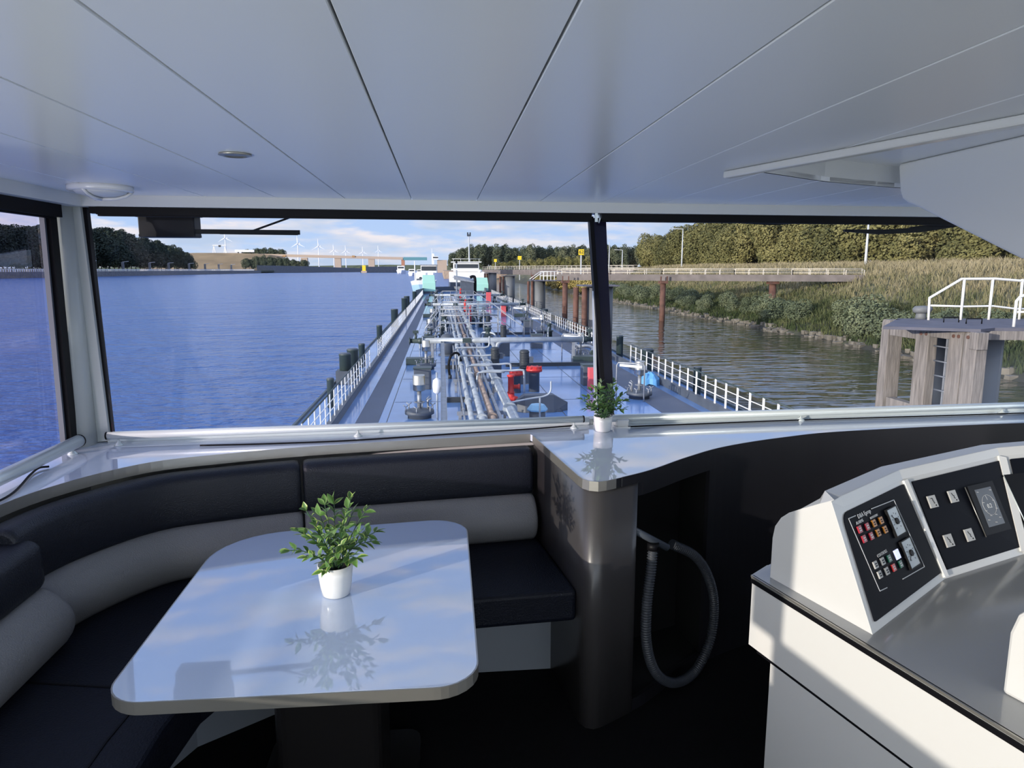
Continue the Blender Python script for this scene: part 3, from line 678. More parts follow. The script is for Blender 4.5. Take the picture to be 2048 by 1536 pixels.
# panels set into the white frame
PAN = []
def panel(F, G, T, U, name, mat_):
    x = (G - F).normalized(); vv = (T - F); vv = (vv - x * vv.dot(x)); y = vv.normalized(); z = x.cross(y)
    if z.y > 0: z = -z
    return x, y, z
def frame_pt(F, G, T, U, u, v): return F.lerp(G, u).lerp(T.lerp(U, u), v)
for k, (F, G, T, U) in enumerate(((F0, F1, T0, T1), (F1, F2, T1, T2), (F2, F3, T2, T3))):
    x, y, z = panel(F, G, T, U, '', None); L = (G - F).length; h = (T - F).length
    q = [frame_pt(F, G, T, U, u, v) for u, v in ((.05, .075), (.965, .075), (.965, .955), (.06, .955))]
    cps = []
    for i in range(4):
        p, a, b = q[i], q[i - 1], q[(i + 1) % 4]; r = (.05, .004, .004, .035)[i] if k == 0 else .004
        if k == 0 and i == 0: r = .006
        d0, d1 = (a - p).normalized() * r, (b - p).normalized() * r
        for j in range(6):
            f = j / 5; cps.append(p + d0 * (1 - f) ** 2 + d1 * f ** 2)
    pn = obj('instrument_panel', MB().loft([[p + z * .0005 for p in cps], [p + z * .004 for p in cps]]), M_panel, con); PAN.append((pn, F, x, y, z))
    if k:
        obj('divider', MB().bar(frame_pt(F, G, T, U, .0, .02) + z * .004, frame_pt(F, G, T, U, .0, .985) + z * .004, .018 if k == 1 else .03, .012, up=z), M_white, con)
M_pline = mat('panel_print', (.55, .56, .58), .5); M_gauge = mat('gauge_face', (.55, .60, .62), .4)
M_bred, M_bor, M_bgr, M_bsil, M_blit = mat('key_red', (.34, .012, .03), .35), mat('key_amber', (.42, .16, .015), .35), mat('key_green', (.01, .10, .06), .35), mat('key_grey', (.40, .40, .39), .4), mat('key_lit', (.62, .66, .95), .3, emit=.55)
def on_panel(k, px, py, o=.0045): pn, F, x, y, z = PAN[k]; return atp(px, py, F + z * .004, z) + z * (o - .004)
def pmat(k, p, dx=1, tilt=0): pn, F, x, y, z = PAN[k]; return Matrix(((x.x, y.x, z.x, p.x), (x.y, y.y, z.y, p.y), (x.z, y.z, z.z, p.z), (0, 0, 0, 1)))
def pbox(k, px, py, w, h, d, name, m, parent=None):
    p = on_panel(k, px, py); M4 = pmat(k, p); mb = MB()
    mb.add([M4 @ V(a * w / 2, b * h / 2, c * d) for a in (-1, 1) for b in (-1, 1) for c in (0, 1)], [(0, 1, 3, 2), (4, 6, 7, 5), (0, 4, 5, 1), (2, 3, 7, 6), (0, 2, 6, 4), (1, 5, 7, 3)])
    return obj(name, mb, m, parent or PAN[k][0])
def zx(a, b): return 1670 + a / 6.145, 960 + b / 6.145      # from the close-up view of the first panel
def seg_line(a, b, w=.0022):
    p, q = on_panel(0, *zx(*a)), on_panel(0, *zx(*b)); obj('printed_line', MB().bar(p, q, w, .001, up=PAN[0][4]), M_pline, PAN[0][0])
for a, b in (((165, 475), (252, 438)), ((445, 355), (722, 245)), ((722, 245), (1098, 1065)), ((1098, 1065), (830, 1218)), ((165, 475), (550, 1365)), ((550, 1365), (640, 1322))): seg_line(a, b)
def ptext(k, s, px, py, size): return text('panel_lettering', s, size, pmat(k, on_panel(k, px, py, .005)), M_pline, PAN[k][0])
ptext(0, 'D&A Eprop', *zx(355, 415), .0165); ptext(0, 'ALARMS', *zx(300, 515), .0115); ptext(0, 'LIMITATION', *zx(475, 450), .0085); ptext(0, 'CONTROLS', *zx(575, 905), .0115)
for (a, b), m, nm in (((293, 608), M_bred, 'a'), ((385, 575), M_bred, 'a'), ((470, 533), M_bor, 'a'), ((555, 498), M_bor, 'a'), ((347, 725), M_bred, 'a'), ((435, 690), M_bred, 'a'), ((520, 650), M_bor, 'a'), ((606, 610), M_bor, 'a'),
                  ((486, 1043), M_bsil, 'a'), ((574, 1000), M_bsil, 'a'), ((655, 965), M_bgr, 'a'), ((752, 915), M_blit, 'a'), ((540, 1163), M_bsil, 'a'), ((626, 1120), M_bsil, 'a'), ((710, 1078), M_bred, 'a'), ((795, 1035), M_bgr, 'a')):
    w = .0185 if m is not M_blit else .025
    kb = pbox(0, *zx(a, b), w, w, .004, 'key_button', m)
    if m is M_bred and b > 1000: kb.data.materials[0] = mat('key_bright_red', (.55, .03, .03), .35)
    if m is not M_blit:
        p = on_panel(0, *zx(a, b), .0088); M4 = pmat(0, p); mb = MB()
        for dy in (-.0034, .0024): mb.add([M4 @ V(sx * .005, dy + sy * .0014, sz * .0005) for sx in (-1, 1) for sy in (-1, 1) for sz in (0, 1)], [(0, 1, 3, 2), (4, 6, 7, 5), (0, 4, 5, 1), (2, 3, 7, 6), (0, 2, 6, 4), (1, 5, 7, 3)])
        g = link('key_legend', mb.mesh('key_legend', M_blk if m in (M_bsil, M_bor) else M_pline)); g.parent = PAN[0][0]
for (cx, cy), na in (((728, 510), 2.35), ((903, 900), -2.5)):
    k = 0; g = pbox(k, *zx(cx, cy), .062, .076, .006, 'gauge', M_gauge)
    p = on_panel(k, *zx(cx, cy), .011); M4 = pmat(k, p); mb = MB()
    def gp(u, v, w=0): return M4 @ V(u * 1.5, v * 1.4, w)
    mb.tube([gp(0, 0, 0), gp(0, 0, .004)], .009, 14)
    a = na; mb.bar(gp(0, 0, .001), gp(.018 * math.cos(a), .020 * math.sin(a), .001), .0014, .001, up=PAN[0][4])
    g1 = obj('gauge_needle', mb, M_blk, PAN[k][0])
    mt = MB()
    for i in range(9):
        a = R(-50 + 35 * i); mt.bar(gp(.0125 * math.cos(a), .015 * math.sin(a), 0), gp(.0155 * math.cos(a), .018 * math.sin(a), 0), .0016, .0008, up=PAN[0][4])
    obj('gauge_scale', mt, M_hullg, PAN[k][0])
    q = [(-.0212, -.0277), (.0212, -.0277), (.0212, .0277), (-.0212, .0277)]
    mf = MB(); [mf.bar(gp(*q[i], -.003), gp(*q[(i + 1) % 4], -.003), .003, .007, up=PAN[0][4]) for i in range(4)]
    obj('gauge_bezel', mf, M_blk, PAN[k][0])
def zy(a, b): return 1830 + a / 7.68, 920 + b / 7.68
M_scr = mat('grey_screen', (.085, .095, .11), .25, spec=.2, emit=.08)
for i, (a, b) in enumerate(((255, 642), (570, 562), (505, 1240), (820, 1152))):
    s = pbox(1, *zy(a, b), .035, .037, .005, 'switch_plate', M_bsil); p = on_panel(1, *zy(a, b), .0098); M4 = pmat(1, p); mg = MB()
    pts = [(-.004, .008), (-.0015, .002), (.0015, .001), (-.0005, -.003), (.003, -.005)] if i else [(-.005, .007), (0, .007), (.0, .001), (.002, 0), (.001, -.004), (.004, -.004)]
    for u, v in zip(pts, pts[1:]): mg.bar(M4 @ V(u[0] * 1.6, u[1] * 1.4, 0), M4 @ V(v[0] * 1.6, v[1] * 1.4, 0), .0022, .0006, up=PAN[1][4])
    mg.tube([M4 @ V(.007, -.0125, 0), M4 @ V(.007, -.0125, .0008)], .0024, 8)
    obj('switch_symbol', mg, M_blk, PAN[1][0])
dsp = pbox(1, *zy(1125, 735), .135, .158, .004, 'display_bezel', M_blk)
scr = pbox(1, *zy(1125, 720), .086, .120, .0048, 'display_screen', M_scr)
mr = MB(); p = on_panel(1, *zy(1125, 720), .0098); M4 = pmat(1, p)
mr.tube([M4 @ V(.032 * math.cos(2 * math.pi * j / 28), .006 + .032 * math.sin(2 * math.pi * j / 28), 0) for j in range(28)], .0006, 4, False, True)
mr.bar(M4 @ V(-.002, .037, 0), M4 @ V(.001, .022, 0), .0014, .0004, up=PAN[1][4])
for u, v in ((-.015, .012), (.015, .012), (-.016, -.006), (.016, -.006), (-.008, -.018), (.008, -.018), (-.018, -.026), (.016, -.026), (-.02, .036), (.018, .035), (0, -.034)): mr.box(M4 @ V(u * 1.75, v * 1.45, 0), (.0065, .0065, .001))
obj('display_dial', mr, M_pline, PAN[1][0])
text('panel_lettering', '0.2', .020, pmat(1, M4 @ V(0, .002, 0)), M_pline, PAN[1][0])
mk = MB().tube([on_panel(1, *zy(758, 420), .006), on_panel(1, *zy(1085, 1185), .006)], .0016, 6); obj('brass_edge', mk, M_steel, PAN[1][0])
mo = MB(); pc = on_panel(1, *zy(1395, 1018), .006); M4 = pmat(1, pc); mo.tube([M4 @ V(.006 * math.cos(2 * math.pi * j / 14), .006 * math.sin(2 * math.pi * j / 14), 0) for j in range(14)], .0011, 4, False, True); obj('power_key', mo, M_pline, PAN[1][0])
dk2 = MB(); a = frame_pt(F2, F3, T2, T3, .06, .12); x, y, z = PAN[2][2:]
mq = MB(); [mq.add([(a + x * (u * .26) + y * (v * .22) + z * w) for u in (0, 1) for v in (0, 1) for w in (.004, .010)], [(0, 1, 3, 2), (4, 6, 7, 5), (0, 4, 5, 1), (2, 3, 7, 6), (0, 2, 6, 4), (1, 5, 7, 3)])]
obj('display_bezel', mq, M_blk, PAN[2][0]); obj('brass_edge', MB().tube([a + z * .011, a + y * .22 + z * .011], .0016, 6), M_alu, PAN[2][0])
# white pod at the desk's near end
P0 = V(1.188, 1.294, .8)
pod = thing('console_pod', 'white rounded console pod standing near the desk edge', 'console', P0)
pd = sdv; px_ = V(-pd.y, pd.x, 0); px_ = px_ if px_.x > 0 else -px_
outl = [(0, 0), (.0, .14), (.012, .185), (.04, .218), (.085, .235), (.30, .30), (.55, .30), (.55, 0)]
r0 = [P0 + pd * s + V(0, 0, h) for s, h in outl]; obj('shell', MB().loft([r0, [p + px_ * .55 for p in r0]]), M_cons, pod, bevel=.008)
# overhead console hanging in the recess
oh = thing('overhead_console', 'white overhead console with rounded nose hanging from ceiling recess', 'console', (2.1, 2.3, 2.0))
OP = [(2.662, 2.099), (2.650, 2.04), (2.640, 1.995), (2.622, 1.966), (2.59, 1.948), (2.54, 1.932), (2.30, 1.838), (2.035, 1.735), (2.015, 1.730), (1.995, 1.738), (1.965, 1.80), (1.93, 1.90), (1.90, 2.099)]
o1 = obj('housing', MB().loft([[V(x, y, z) for y, z in OP] for x in (1.75, 2.9)]), M_over, oh, bevel=.030, seg=5)
obj('screen_recess', MB().loft([[V(x, 1.985, 1.752), V(x, 1.975, 1.745), V(x, 1.95, 1.80), V(x, 1.925, 1.875), V(x, 1.94, 1.88)] for x in (1.80, 2.86)]), M_blk, oh)

# ================================================================ outdoors
# ---------------------------------------------------------------- water
def water_mat():
    m = bpy.data.materials.new('river_water'); m.use_nodes = True; t = m.node_tree; b = t.nodes['Principled BSDF']; L = t.links.new
    b.inputs['Roughness'].default_value = .05; b.inputs['IOR'].default_value = 1.33
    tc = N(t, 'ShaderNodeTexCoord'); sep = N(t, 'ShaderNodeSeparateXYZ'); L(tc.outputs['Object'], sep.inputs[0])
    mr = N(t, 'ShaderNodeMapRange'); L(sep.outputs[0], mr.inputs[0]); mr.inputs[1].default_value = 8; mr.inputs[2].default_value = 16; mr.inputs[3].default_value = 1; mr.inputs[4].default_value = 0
    L(ramp(t, mr.outputs[0], [(.0, (.030, .033, .024)), (1, (.045, .135, .39))]), b.inputs['Base Color'])  # right of the hull the dark bank's reflection is put into the base colour
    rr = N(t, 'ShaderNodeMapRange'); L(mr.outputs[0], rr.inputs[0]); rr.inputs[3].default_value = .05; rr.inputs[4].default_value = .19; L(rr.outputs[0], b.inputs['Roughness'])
    h = None
    for sc, st, w, det in ((.30, (1, 1.7, 1), .85, 4), (1.5, (1, 1.6, 1), .34, 5), (.05, (1, 2.5, 1), 1.2, 2)):
        mp = N(t, 'ShaderNodeMapping'); L(tc.outputs['Object'], mp.inputs[0]); mp.inputs['Scale'].default_value = st; mp.inputs['Rotation'].default_value = (0, 0, .25)
        no = N(t, 'ShaderNodeTexNoise'); L(mp.outputs[0], no.inputs[0]); no.inputs['Scale'].default_value = sc; no.inputs['Detail'].default_value = det
        ml = N(t, 'ShaderNodeMath', operation='MULTIPLY'); L(no.outputs[0], ml.inputs[0]); ml.inputs[1].default_value = w
        if h is None: h = ml.outputs[0]
        else:
            ad = N(t, 'ShaderNodeMath', operation='ADD'); L(h, ad.inputs[0]); L(ml.outputs[0], ad.inputs[1]); h = ad.outputs[0]
    mp = N(t, 'ShaderNodeMapping'); L(tc.outputs['Object'], mp.inputs[0]); mp.inputs['Scale'].default_value = (.45, 1.25, 1); mp.inputs['Rotation'].default_value = (0, 0, .12)
    cn = N(t, 'ShaderNodeTexNoise'); L(mp.outputs[0], cn.inputs[0]); cn.inputs['Scale'].default_value = .75; cn.inputs['Detail'].default_value = 2.2
    cm = N(t, 'ShaderNodeMath', operation='MULTIPLY'); L(cn.outputs[0], cm.inputs[0]); cm.inputs[1].default_value = .085
    ml = N(t, 'ShaderNodeMix'); L(mr.outputs[0], ml.inputs[0]); L(cm.outputs[0], ml.inputs[2]); L(h, ml.inputs[3])
    bp = N(t, 'ShaderNodeBump'); bp.inputs['Strength'].default_value = 1; bp.inputs['Distance'].default_value = 1.5
    L(ml.outputs[0], bp.inputs['Height']); L(bp.outputs[0], b.inputs['Normal']); return m
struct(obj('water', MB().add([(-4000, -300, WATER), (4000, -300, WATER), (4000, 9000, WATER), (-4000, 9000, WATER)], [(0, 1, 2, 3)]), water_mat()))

# ---------------------------------------------------------------- the right bank
SH = [(33.5, -120), (33.2, 30), (34.0, 46), (34.9, 57), (35.8, 63), (35.2, 72), (35.6, 84), (35.0, 98), (35.8, 120), (35.2, 138), (34.5, 174), (35.8, 232), (37, 330), (37.2, 520)]
def xshore(Y):
    for (a, b), (c, d) in zip(SH, SH[1:]):
        if b <= Y <= d: return a + (c - a) * (Y - b) / (d - b)
    return 37
PROF = [(-6, -6.2), (0, -4.82), (.8, -4.45), (3, -3.75), (8, -1.7), (13, .35), (18, 1.6), (24, 2.1), (40, 2.4), (80, 2.6), (260, 3.0)]
def zprof(s):
    for (a, b), (c, d) in zip(PROF, PROF[1:]):
        if a <= s <= d if False else a <= s <= c: return b + (d - b) * (s - a) / (c - a)
    return PROF[-1][1]
def hsh(x, y): v = math.sin(x * .61 + math.sin(y * .37) * 1.7) * math.sin(y * .53 + math.sin(x * .29)); return v
def zbank(x, y):
    s = x - xshore(y); return zprof(min(max(s, -6), 259)) + (hsh(x, y) * .16 if s > 2 else 0)
def bank_mat():
    m = bpy.data.materials.new('bank_ground'); m.use_nodes = True; t = m.node_tree; b = t.nodes['Principled BSDF']; L = t.links.new
    tc = N(t, 'ShaderNodeTexCoord'); no = N(t, 'ShaderNodeTexNoise'); L(tc.outputs['Object'], no.inputs[0]); no.inputs['Scale'].default_value = .5; no.inputs['Detail'].default_value = 8
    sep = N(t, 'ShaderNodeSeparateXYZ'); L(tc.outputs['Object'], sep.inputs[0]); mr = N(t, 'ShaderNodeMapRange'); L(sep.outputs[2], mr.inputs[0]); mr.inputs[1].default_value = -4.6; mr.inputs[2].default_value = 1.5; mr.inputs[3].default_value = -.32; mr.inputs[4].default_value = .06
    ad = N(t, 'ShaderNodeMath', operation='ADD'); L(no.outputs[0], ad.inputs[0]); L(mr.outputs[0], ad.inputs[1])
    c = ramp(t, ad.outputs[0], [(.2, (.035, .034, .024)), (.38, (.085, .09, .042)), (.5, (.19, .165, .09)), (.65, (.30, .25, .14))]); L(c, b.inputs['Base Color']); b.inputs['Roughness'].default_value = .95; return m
M_bank = bank_mat()
ys = [-60 + 3 * i for i in range(64)] + [132 + 8 * i for i in range(46)]; ss = [-6, 0, .8, 2, 3, 5, 8, 10.5, 13, 15.5, 18, 21, 24, 30, 40, 60, 80, 130, 259]
gb = MB(); gb.add([(xshore(y) + s, y, zbank(xshore(y) + s, y)) for y in ys for s in ss], [(i * len(ss) + j, i * len(ss) + j + 1, (i + 1) * len(ss) + j + 1, (i + 1) * len(ss) + j) for i in range(len(ys) - 1) for j in range(len(ss) - 1)], True)
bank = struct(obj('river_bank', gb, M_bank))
# stones along the waterline
rs = MB(); rnd = random.Random(3)
for i in range(420):
    y = rnd.uniform(38, 190); x = xshore(y) + rnd.uniform(-.5, 1.0); r = rnd.uniform(.12, .34); z = zbank(x, y)
    q = [V(rnd.uniform(.7, 1.2) * r * sx, rnd.uniform(.7, 1.2) * r * sy, rnd.uniform(.6, 1) * r * sz) + V(x, y, z) for sx in (-1, 1) for sy in (-1, 1) for sz in (-1, 1)]
    rs.add(q, [(0, 1, 3, 2), (4, 6, 7, 5), (0, 4, 5, 1), (2, 3, 7, 6), (0, 2, 6, 4), (1, 5, 7, 3)])
o = struct(obj('rubble', rs, M_rub), True); tag(o, 'loose stones and dark mud along the waterline of the grassy bank', 'rubble')
# tall dry grass: blades
def grass_mat():
    m = bpy.data.materials.new('dry_grass'); m.use_nodes = True; t = m.node_tree; b = t.nodes['Principled BSDF']; L = t.links.new
    tc = N(t, 'ShaderNodeTexCoord'); sep = N(t, 'ShaderNodeSeparateXYZ'); L(tc.outputs['Object'], sep.inputs[0])
    no = N(t, 'ShaderNodeTexNoise'); L(tc.outputs['Object'], no.inputs[0]); no.inputs['Scale'].default_value = .28; no.inputs['Detail'].default_value = 7; no.inputs['Roughness'].default_value = .75
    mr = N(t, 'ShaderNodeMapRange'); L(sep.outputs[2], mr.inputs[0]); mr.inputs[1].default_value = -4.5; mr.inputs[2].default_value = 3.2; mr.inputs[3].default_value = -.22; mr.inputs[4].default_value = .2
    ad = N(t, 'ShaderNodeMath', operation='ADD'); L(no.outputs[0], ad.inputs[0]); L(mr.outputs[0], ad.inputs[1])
    c = ramp(t, ad.outputs[0], [(.30, (.045, .062, .026)), (.43, (.11, .12, .055)), (.56, (.225, .20, .115)), (.74, (.34, .29, .185))]); L(c, b.inputs['Base Color'])  # tones lowered to put the shade on the bank into the grass colour
    b.inputs['Roughness'].default_value = .9; b.inputs['Specular IOR Level'].default_value = .1; return m
M_grass = grass_mat()
def grass(n, y0, y1, s0, s1, h0, h1, w, label, seed):
    rnd = random.Random(seed); mb = MB(); vs = []; fs = []
    for i in range(n):
        y = y0 + (y1 - y0) * rnd.random() ** 1.5; s = rnd.uniform(s0, s1); x = xshore(y) + s
        cl = .55 + .45 * hsh(x * 1.9 + 5, y * 1.7); z = zbank(x, y) - .03; h = rnd.uniform(h0, h1) * (.65 + .5 * cl); a = rnd.uniform(0, 6.28); ww = w * rnd.uniform(.6, 1.5) * (1 + y / 160)
        dx, dy = math.cos(a) * ww, math.sin(a) * ww; lx, ly = rnd.gauss(0, .22) * h, rnd.gauss(0, .22) * h; o_ = len(vs)
        vs += [(x - dx, y - dy, z), (x + dx, y + dy, z), (x + dx * .6 + lx * .5, y + dy * .6 + ly * .5, z + h * .6), (x - dx * .6 + lx * .5, y - dy * .6 + ly * .5, z + h * .6), (x + lx * 1.4, y + ly * 1.4, z + h)]
        fs += [(o_, o_ + 1, o_ + 2, o_ + 3), (o_ + 3, o_ + 2, o_ + 4)]
    me = bpy.data.meshes.new('tall_grass'); me.from_pydata(vs, [], fs); me.materials.append(M_grass)
    return tag(struct(link('tall_grass', me), True), label, 'grass')
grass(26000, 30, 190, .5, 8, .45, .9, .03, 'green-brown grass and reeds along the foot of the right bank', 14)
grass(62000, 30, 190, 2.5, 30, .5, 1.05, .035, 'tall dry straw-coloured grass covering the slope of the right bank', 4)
# shrubs, trees
def leafcards(n, rx, ry, rz, size, seed, cz=0, lumps=9, flat=.0):
    rnd = random.Random(seed); vs = []; fs = []; L = []
    for i in range(lumps):
        a = rnd.uniform(0, 6.28); u = rnd.uniform(-.75, .9); r = math.sqrt(max(0, 1 - u * u)) * rnd.uniform(.35, .72)
        L.append((V(r * math.cos(a) * rx, r * math.sin(a) * ry, u * rz * .72), rnd.uniform(.34, .56)))
    L.append((V(0, 0, 0), .72))
    for i in range(n):
        c, f = L[i % len(L)]; u = rnd.uniform(-1, 1); a = rnd.uniform(0, 6.28); q = math.sqrt(1 - u * u); d = V(q * math.cos(a), q * math.sin(a), u)
        p = c + V(d.x * rx * f, d.y * ry * f, d.z * rz * f) * rnd.uniform(.82, 1.05); p.z += cz
        nrm_ = (d + V(rnd.gauss(0, .5), rnd.gauss(0, .5), rnd.gauss(.25, .5))).normalized(); x = nrm_.cross(V(0, 0, 1)); x = x.normalized() if x.length > .05 else V(1, 0, 0); y = nrm_.cross(x)
        s = size * rnd.uniform(.6, 1.35); o_ = len(vs); k = rnd.uniform(0, .4)
        vs += [tuple(p + x * s), tuple(p + y * s * .7 + x * s * k), tuple(p - x * s), tuple(p - y * s * .8 - x * s * k)]; fs.append((o_, o_ + 1, o_ + 2, o_ + 3))
    return vs, fs
def foliage_mat(name, c0, c1, c2):
    m = bpy.data.materials.new(name); m.use_nodes = True; t = m.node_tree; b = t.nodes['Principled BSDF']; L = t.links.new
    tc = N(t, 'ShaderNodeTexCoord'); no = N(t, 'ShaderNodeTexNoise'); L(tc.outputs['Object'], no.inputs[0]); no.inputs['Scale'].default_value = .45; no.inputs['Detail'].default_value = 8; no.inputs['Roughness'].default_value = .8
    oi = N(t, 'ShaderNodeObjectInfo'); mr = N(t, 'ShaderNodeMapRange'); L(oi.outputs['Random'], mr.inputs[0]); mr.inputs[3].default_value = -.09; mr.inputs[4].default_value = .09
    ad = N(t, 'ShaderNodeMath', operation='ADD'); L(no.outputs[0], ad.inputs[0]); L(mr.outputs[0], ad.inputs[1])
    L(ramp(t, ad.outputs[0], [(.3, c0), (.5, c1), (.7, c2)]), b.inputs['Base Color']); b.inputs['Roughness'].default_value = .85; b.inputs['Specular IOR Level'].default_value = .15; return m
F_wood = foliage_mat('woodland_leaves', (.062, .070, .032), (.15, .145, .058), (.25, .225, .095))
F_far = foliage_mat('far_leaves', (.055, .075, .05), (.10, .12, .075), (.16, .165, .10))  # distance haze put into a greyer leaf colour
F_left = foliage_mat('left_bank_leaves', (.022, .034, .03), (.04, .055, .042), (.065, .08, .05))  # shade on the left wood put into darker leaf colours
F_orch = foliage_mat('orchard_leaves', (.09, .10, .035), (.17, .165, .06), (.26, .23, .09))
F_shrub = foliage_mat('shrub_leaves', (.055, .075, .045), (.12, .145, .085), (.20, .22, .13))
F_shruby = foliage_mat('yellow_shrub_leaves', (.16, .14, .05), (.32, .26, .09), (.42, .34, .13))
def crown_mesh(name, m, *a, **k):
    vs, fs = leafcards(*a, **k); me = bpy.data.meshes.new(name); me.from_pydata(vs, [], fs); me.materials.append(m); return me
def tree_proto(m, seed, rx, rz, trunk, n=2600, size=.42, lumps=11):
    me = crown_mesh('crown', m, n, rx, rx, rz, size, seed, trunk + rz * .85, lumps)
    tr = MB().tube([V(0, 0, -.4), V(.1, 0, trunk), V(0, .1, trunk + rz)], [.28, .2, .08], 7).mesh('trunk', M_bark); return me, tr
def place(name, proto, loc, sc, rz, label, cat, group):
    t = bpy.data.objects.new(name, None); COL.objects.link(t); t.location = loc; t.rotation_euler = (0, 0, rz); t.scale = sc if isinstance(sc, tuple) else (sc,) * 3
    tag(t, label, cat, group)
    for nm, me in zip(('crown', 'trunk'), proto):
        o = bpy.data.objects.new(nm, me); COL.objects.link(o); o.parent = t
    return t
rt = random.Random(21)
PW = [tree_proto(F_wood, s, 4.6, 5.4, 3.0, n=9000, size=.21) for s in (1, 2, 3, 4)]
for row, (s, dy) in enumerate(((41, 0), (50, 4), (60, 1))):
    y = 66 + dy
    while y < 262:
        x = xshore(y) + s + rt.uniform(-2, 2); h = (.92 if y > 225 else 1.1) + .1 * row + rt.uniform(-.16, .14)
        place('tree', PW[rt.randrange(4)], (x, y, zbank(x, y) - 3.6), (h * 1.08, h * 1.08, h * (1.16 + rt.uniform(-.08, .1))), rt.uniform(0, 6.28), 'leafy tree in the sunlit woodland behind the dry grass bank', 'tree', 'woodland trees on the right bank')
        y += 6.6 + rt.uniform(-.8, 1.2) + row
PS = [(crown_mesh('crown', F_shrub, 4500, 1.5, 1.5, 1.25, .07, 30 + i, .9, 9), MB().tube([V(0, 0, -.3), V(0, 0, 1)], [.07, .03], 6).mesh('stem', M_bark)) for i in range(3)]
PSY = [(crown_mesh('crown', F_shruby, 3000, 1.6, 1.6, 1.25, .11, 40 + i, .9, 9), PS[0][1]) for i in range(2)]
for i in range(34):
    y = 44 + i * 3.6 + rt.uniform(-1, 1); x = xshore(y) + rt.uniform(1.8, 4.2); sc = rt.uniform(.8, 1.45) * (1.25 if y < 66 else 1)
    if 66 < y < 76 and i % 2: continue
    o = place('shrub', PS[i % 3], (x, y, zbank(x, y) - .15), sc, rt.uniform(0, 6), 'grey-green shrub growing along the waterline of the right bank', 'shrub', 'shrubs along the right waterline')
for i in range(16):
    y = 168 + i * 8 + rt.uniform(-2, 2); x = xshore(y) + rt.uniform(1, 4)
    place('shrub', PSY[i % 2], (x, y, zbank(x, y) - .1), rt.uniform(1.3, 2.1), rt.uniform(0, 6), 'yellow-green sunlit shrub on the far end of the right bank', 'shrub', 'sunlit shrubs far along the right bank')
# far land with lock quay, poplars and a planted row
far = struct(obj('far_quay', MB().box((130, 790, -2.1), (256, 560, 5.6)), M_tanwall))
PF = [tree_proto(F_far, 50 + i, 4.2, 8.2, 3.0, n=5000, size=.36) for i in range(3)]
for i in range(46):
    px_ = 905 + (1300 - 905) * (i % 23 + .5 * (i // 23)) / 23; Y = 575 + 30 * (i // 23) + rt.uniform(-8, 8); x = (px_ - 882) / 1420 * Y; f = min(1, .5 + (px_ - 890) / 70)
    place('tree', PF[i % 3], (x, Y, .4), (1.25, 1.25, 1.08 * f * rt.uniform(.94, 1.08)), rt.uniform(0, 6), 'tall grey-green tree in the dense belt beyond the second footbridge', 'tree', 'tree belt on the far side')
PO = [tree_proto(F_orch, 60 + i, 3.2, 3.3, 2.0, n=3500, size=.24) for i in range(2)]
for i in range(20):
    px_ = 992 + i * 9.6; Y = 495; x = (px_ - 882) / 1420 * Y; f = .62 + .5 * min(1, i / 13)
    place('tree', PO[i % 2], (x, Y, .6), (1.15, 1.15, 1.1 * f * rt.uniform(.92, 1.06)), rt.uniform(0, 6), 'small olive-green tree in the planted row before the tall belt', 'tree', 'row of small trees on the far side')

# ---------------------------------------------------------------- left bank, far bridge, turbines
XL = -317
wf = thing('lock_wharf', 'long grey concrete wharf with white railing along the left bank', 'wharf', (XL, 900, WATER))
obj('quay_wall', MB().box((XL - 6, 860, -2.6), (12, 900, 5)), M_conc, wf)
obj('white_railing', (lambda mb: [mb.box((XL, 425 + i * 3.0, 1.0), (.25, 1.1, 2.0)) for i in range(280)] and mb.bar((XL, 420, 2.0), (XL, 1270, 2.0), .3) or mb)(MB()), M_wht, wf); bpy.data.objects['white_railing']['kind'] = 'stuff'
struct(obj('left_ground', MB().box((-700, 900, -1.7), (760, 1100, 3)), mat('left_grass', (.05, .06, .04), .9)))
lp = None
for i, px_ in enumerate((232, 290, 338, 372, 409, 438, 463, 486)):
    Y = XL / ((px_ - 882) / 1420) * 1.0
    if lp is None:
        lp = thing('quay_post', 'stout grey post with a lamp arm standing on the left wharf', 'post', (XL - 2, Y, -.1), 0, 'lamp posts along the left wharf')
        part('post', MB().box((0, 0, 4.6), (2.1, 2.1, 9.2)), M_conc, lp); part('lamp_arm', MB().bar((0, 0, 9.3), (6.5, -2, 9.8), .7, .5), M_lamp, lp)
    else: dup(lp, (XL - 2, Y, -.1))
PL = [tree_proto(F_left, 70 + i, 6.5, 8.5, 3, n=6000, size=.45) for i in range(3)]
def ltop(px_):
    T = [(-120, 452), (0, 458), (60, 462), (200, 463), (250, 470), (300, 484), (345, 497), (378, 512), (395, 521)]
    for (a, b), (c, d) in zip(T, T[1:]):
        if a <= px_ <= c: return b + (d - b) * (px_ - a) / (c - a)
    return 460
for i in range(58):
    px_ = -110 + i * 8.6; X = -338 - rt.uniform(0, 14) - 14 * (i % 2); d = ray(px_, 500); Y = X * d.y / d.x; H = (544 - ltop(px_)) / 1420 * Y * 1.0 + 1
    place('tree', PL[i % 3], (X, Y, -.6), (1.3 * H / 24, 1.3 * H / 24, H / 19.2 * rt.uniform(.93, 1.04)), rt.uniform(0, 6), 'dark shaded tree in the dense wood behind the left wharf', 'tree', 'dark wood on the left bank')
def fx(px_, Y): d = ray(px_, 520); return Y * d.x / d.y
def fz(y, Y): return 1.7 + (539 - y) / 1438 * Y
Yb = 2000
M_sand = mat('sandy_slope', (.30, .21, .11), .95, var=.3, vscale=.02)
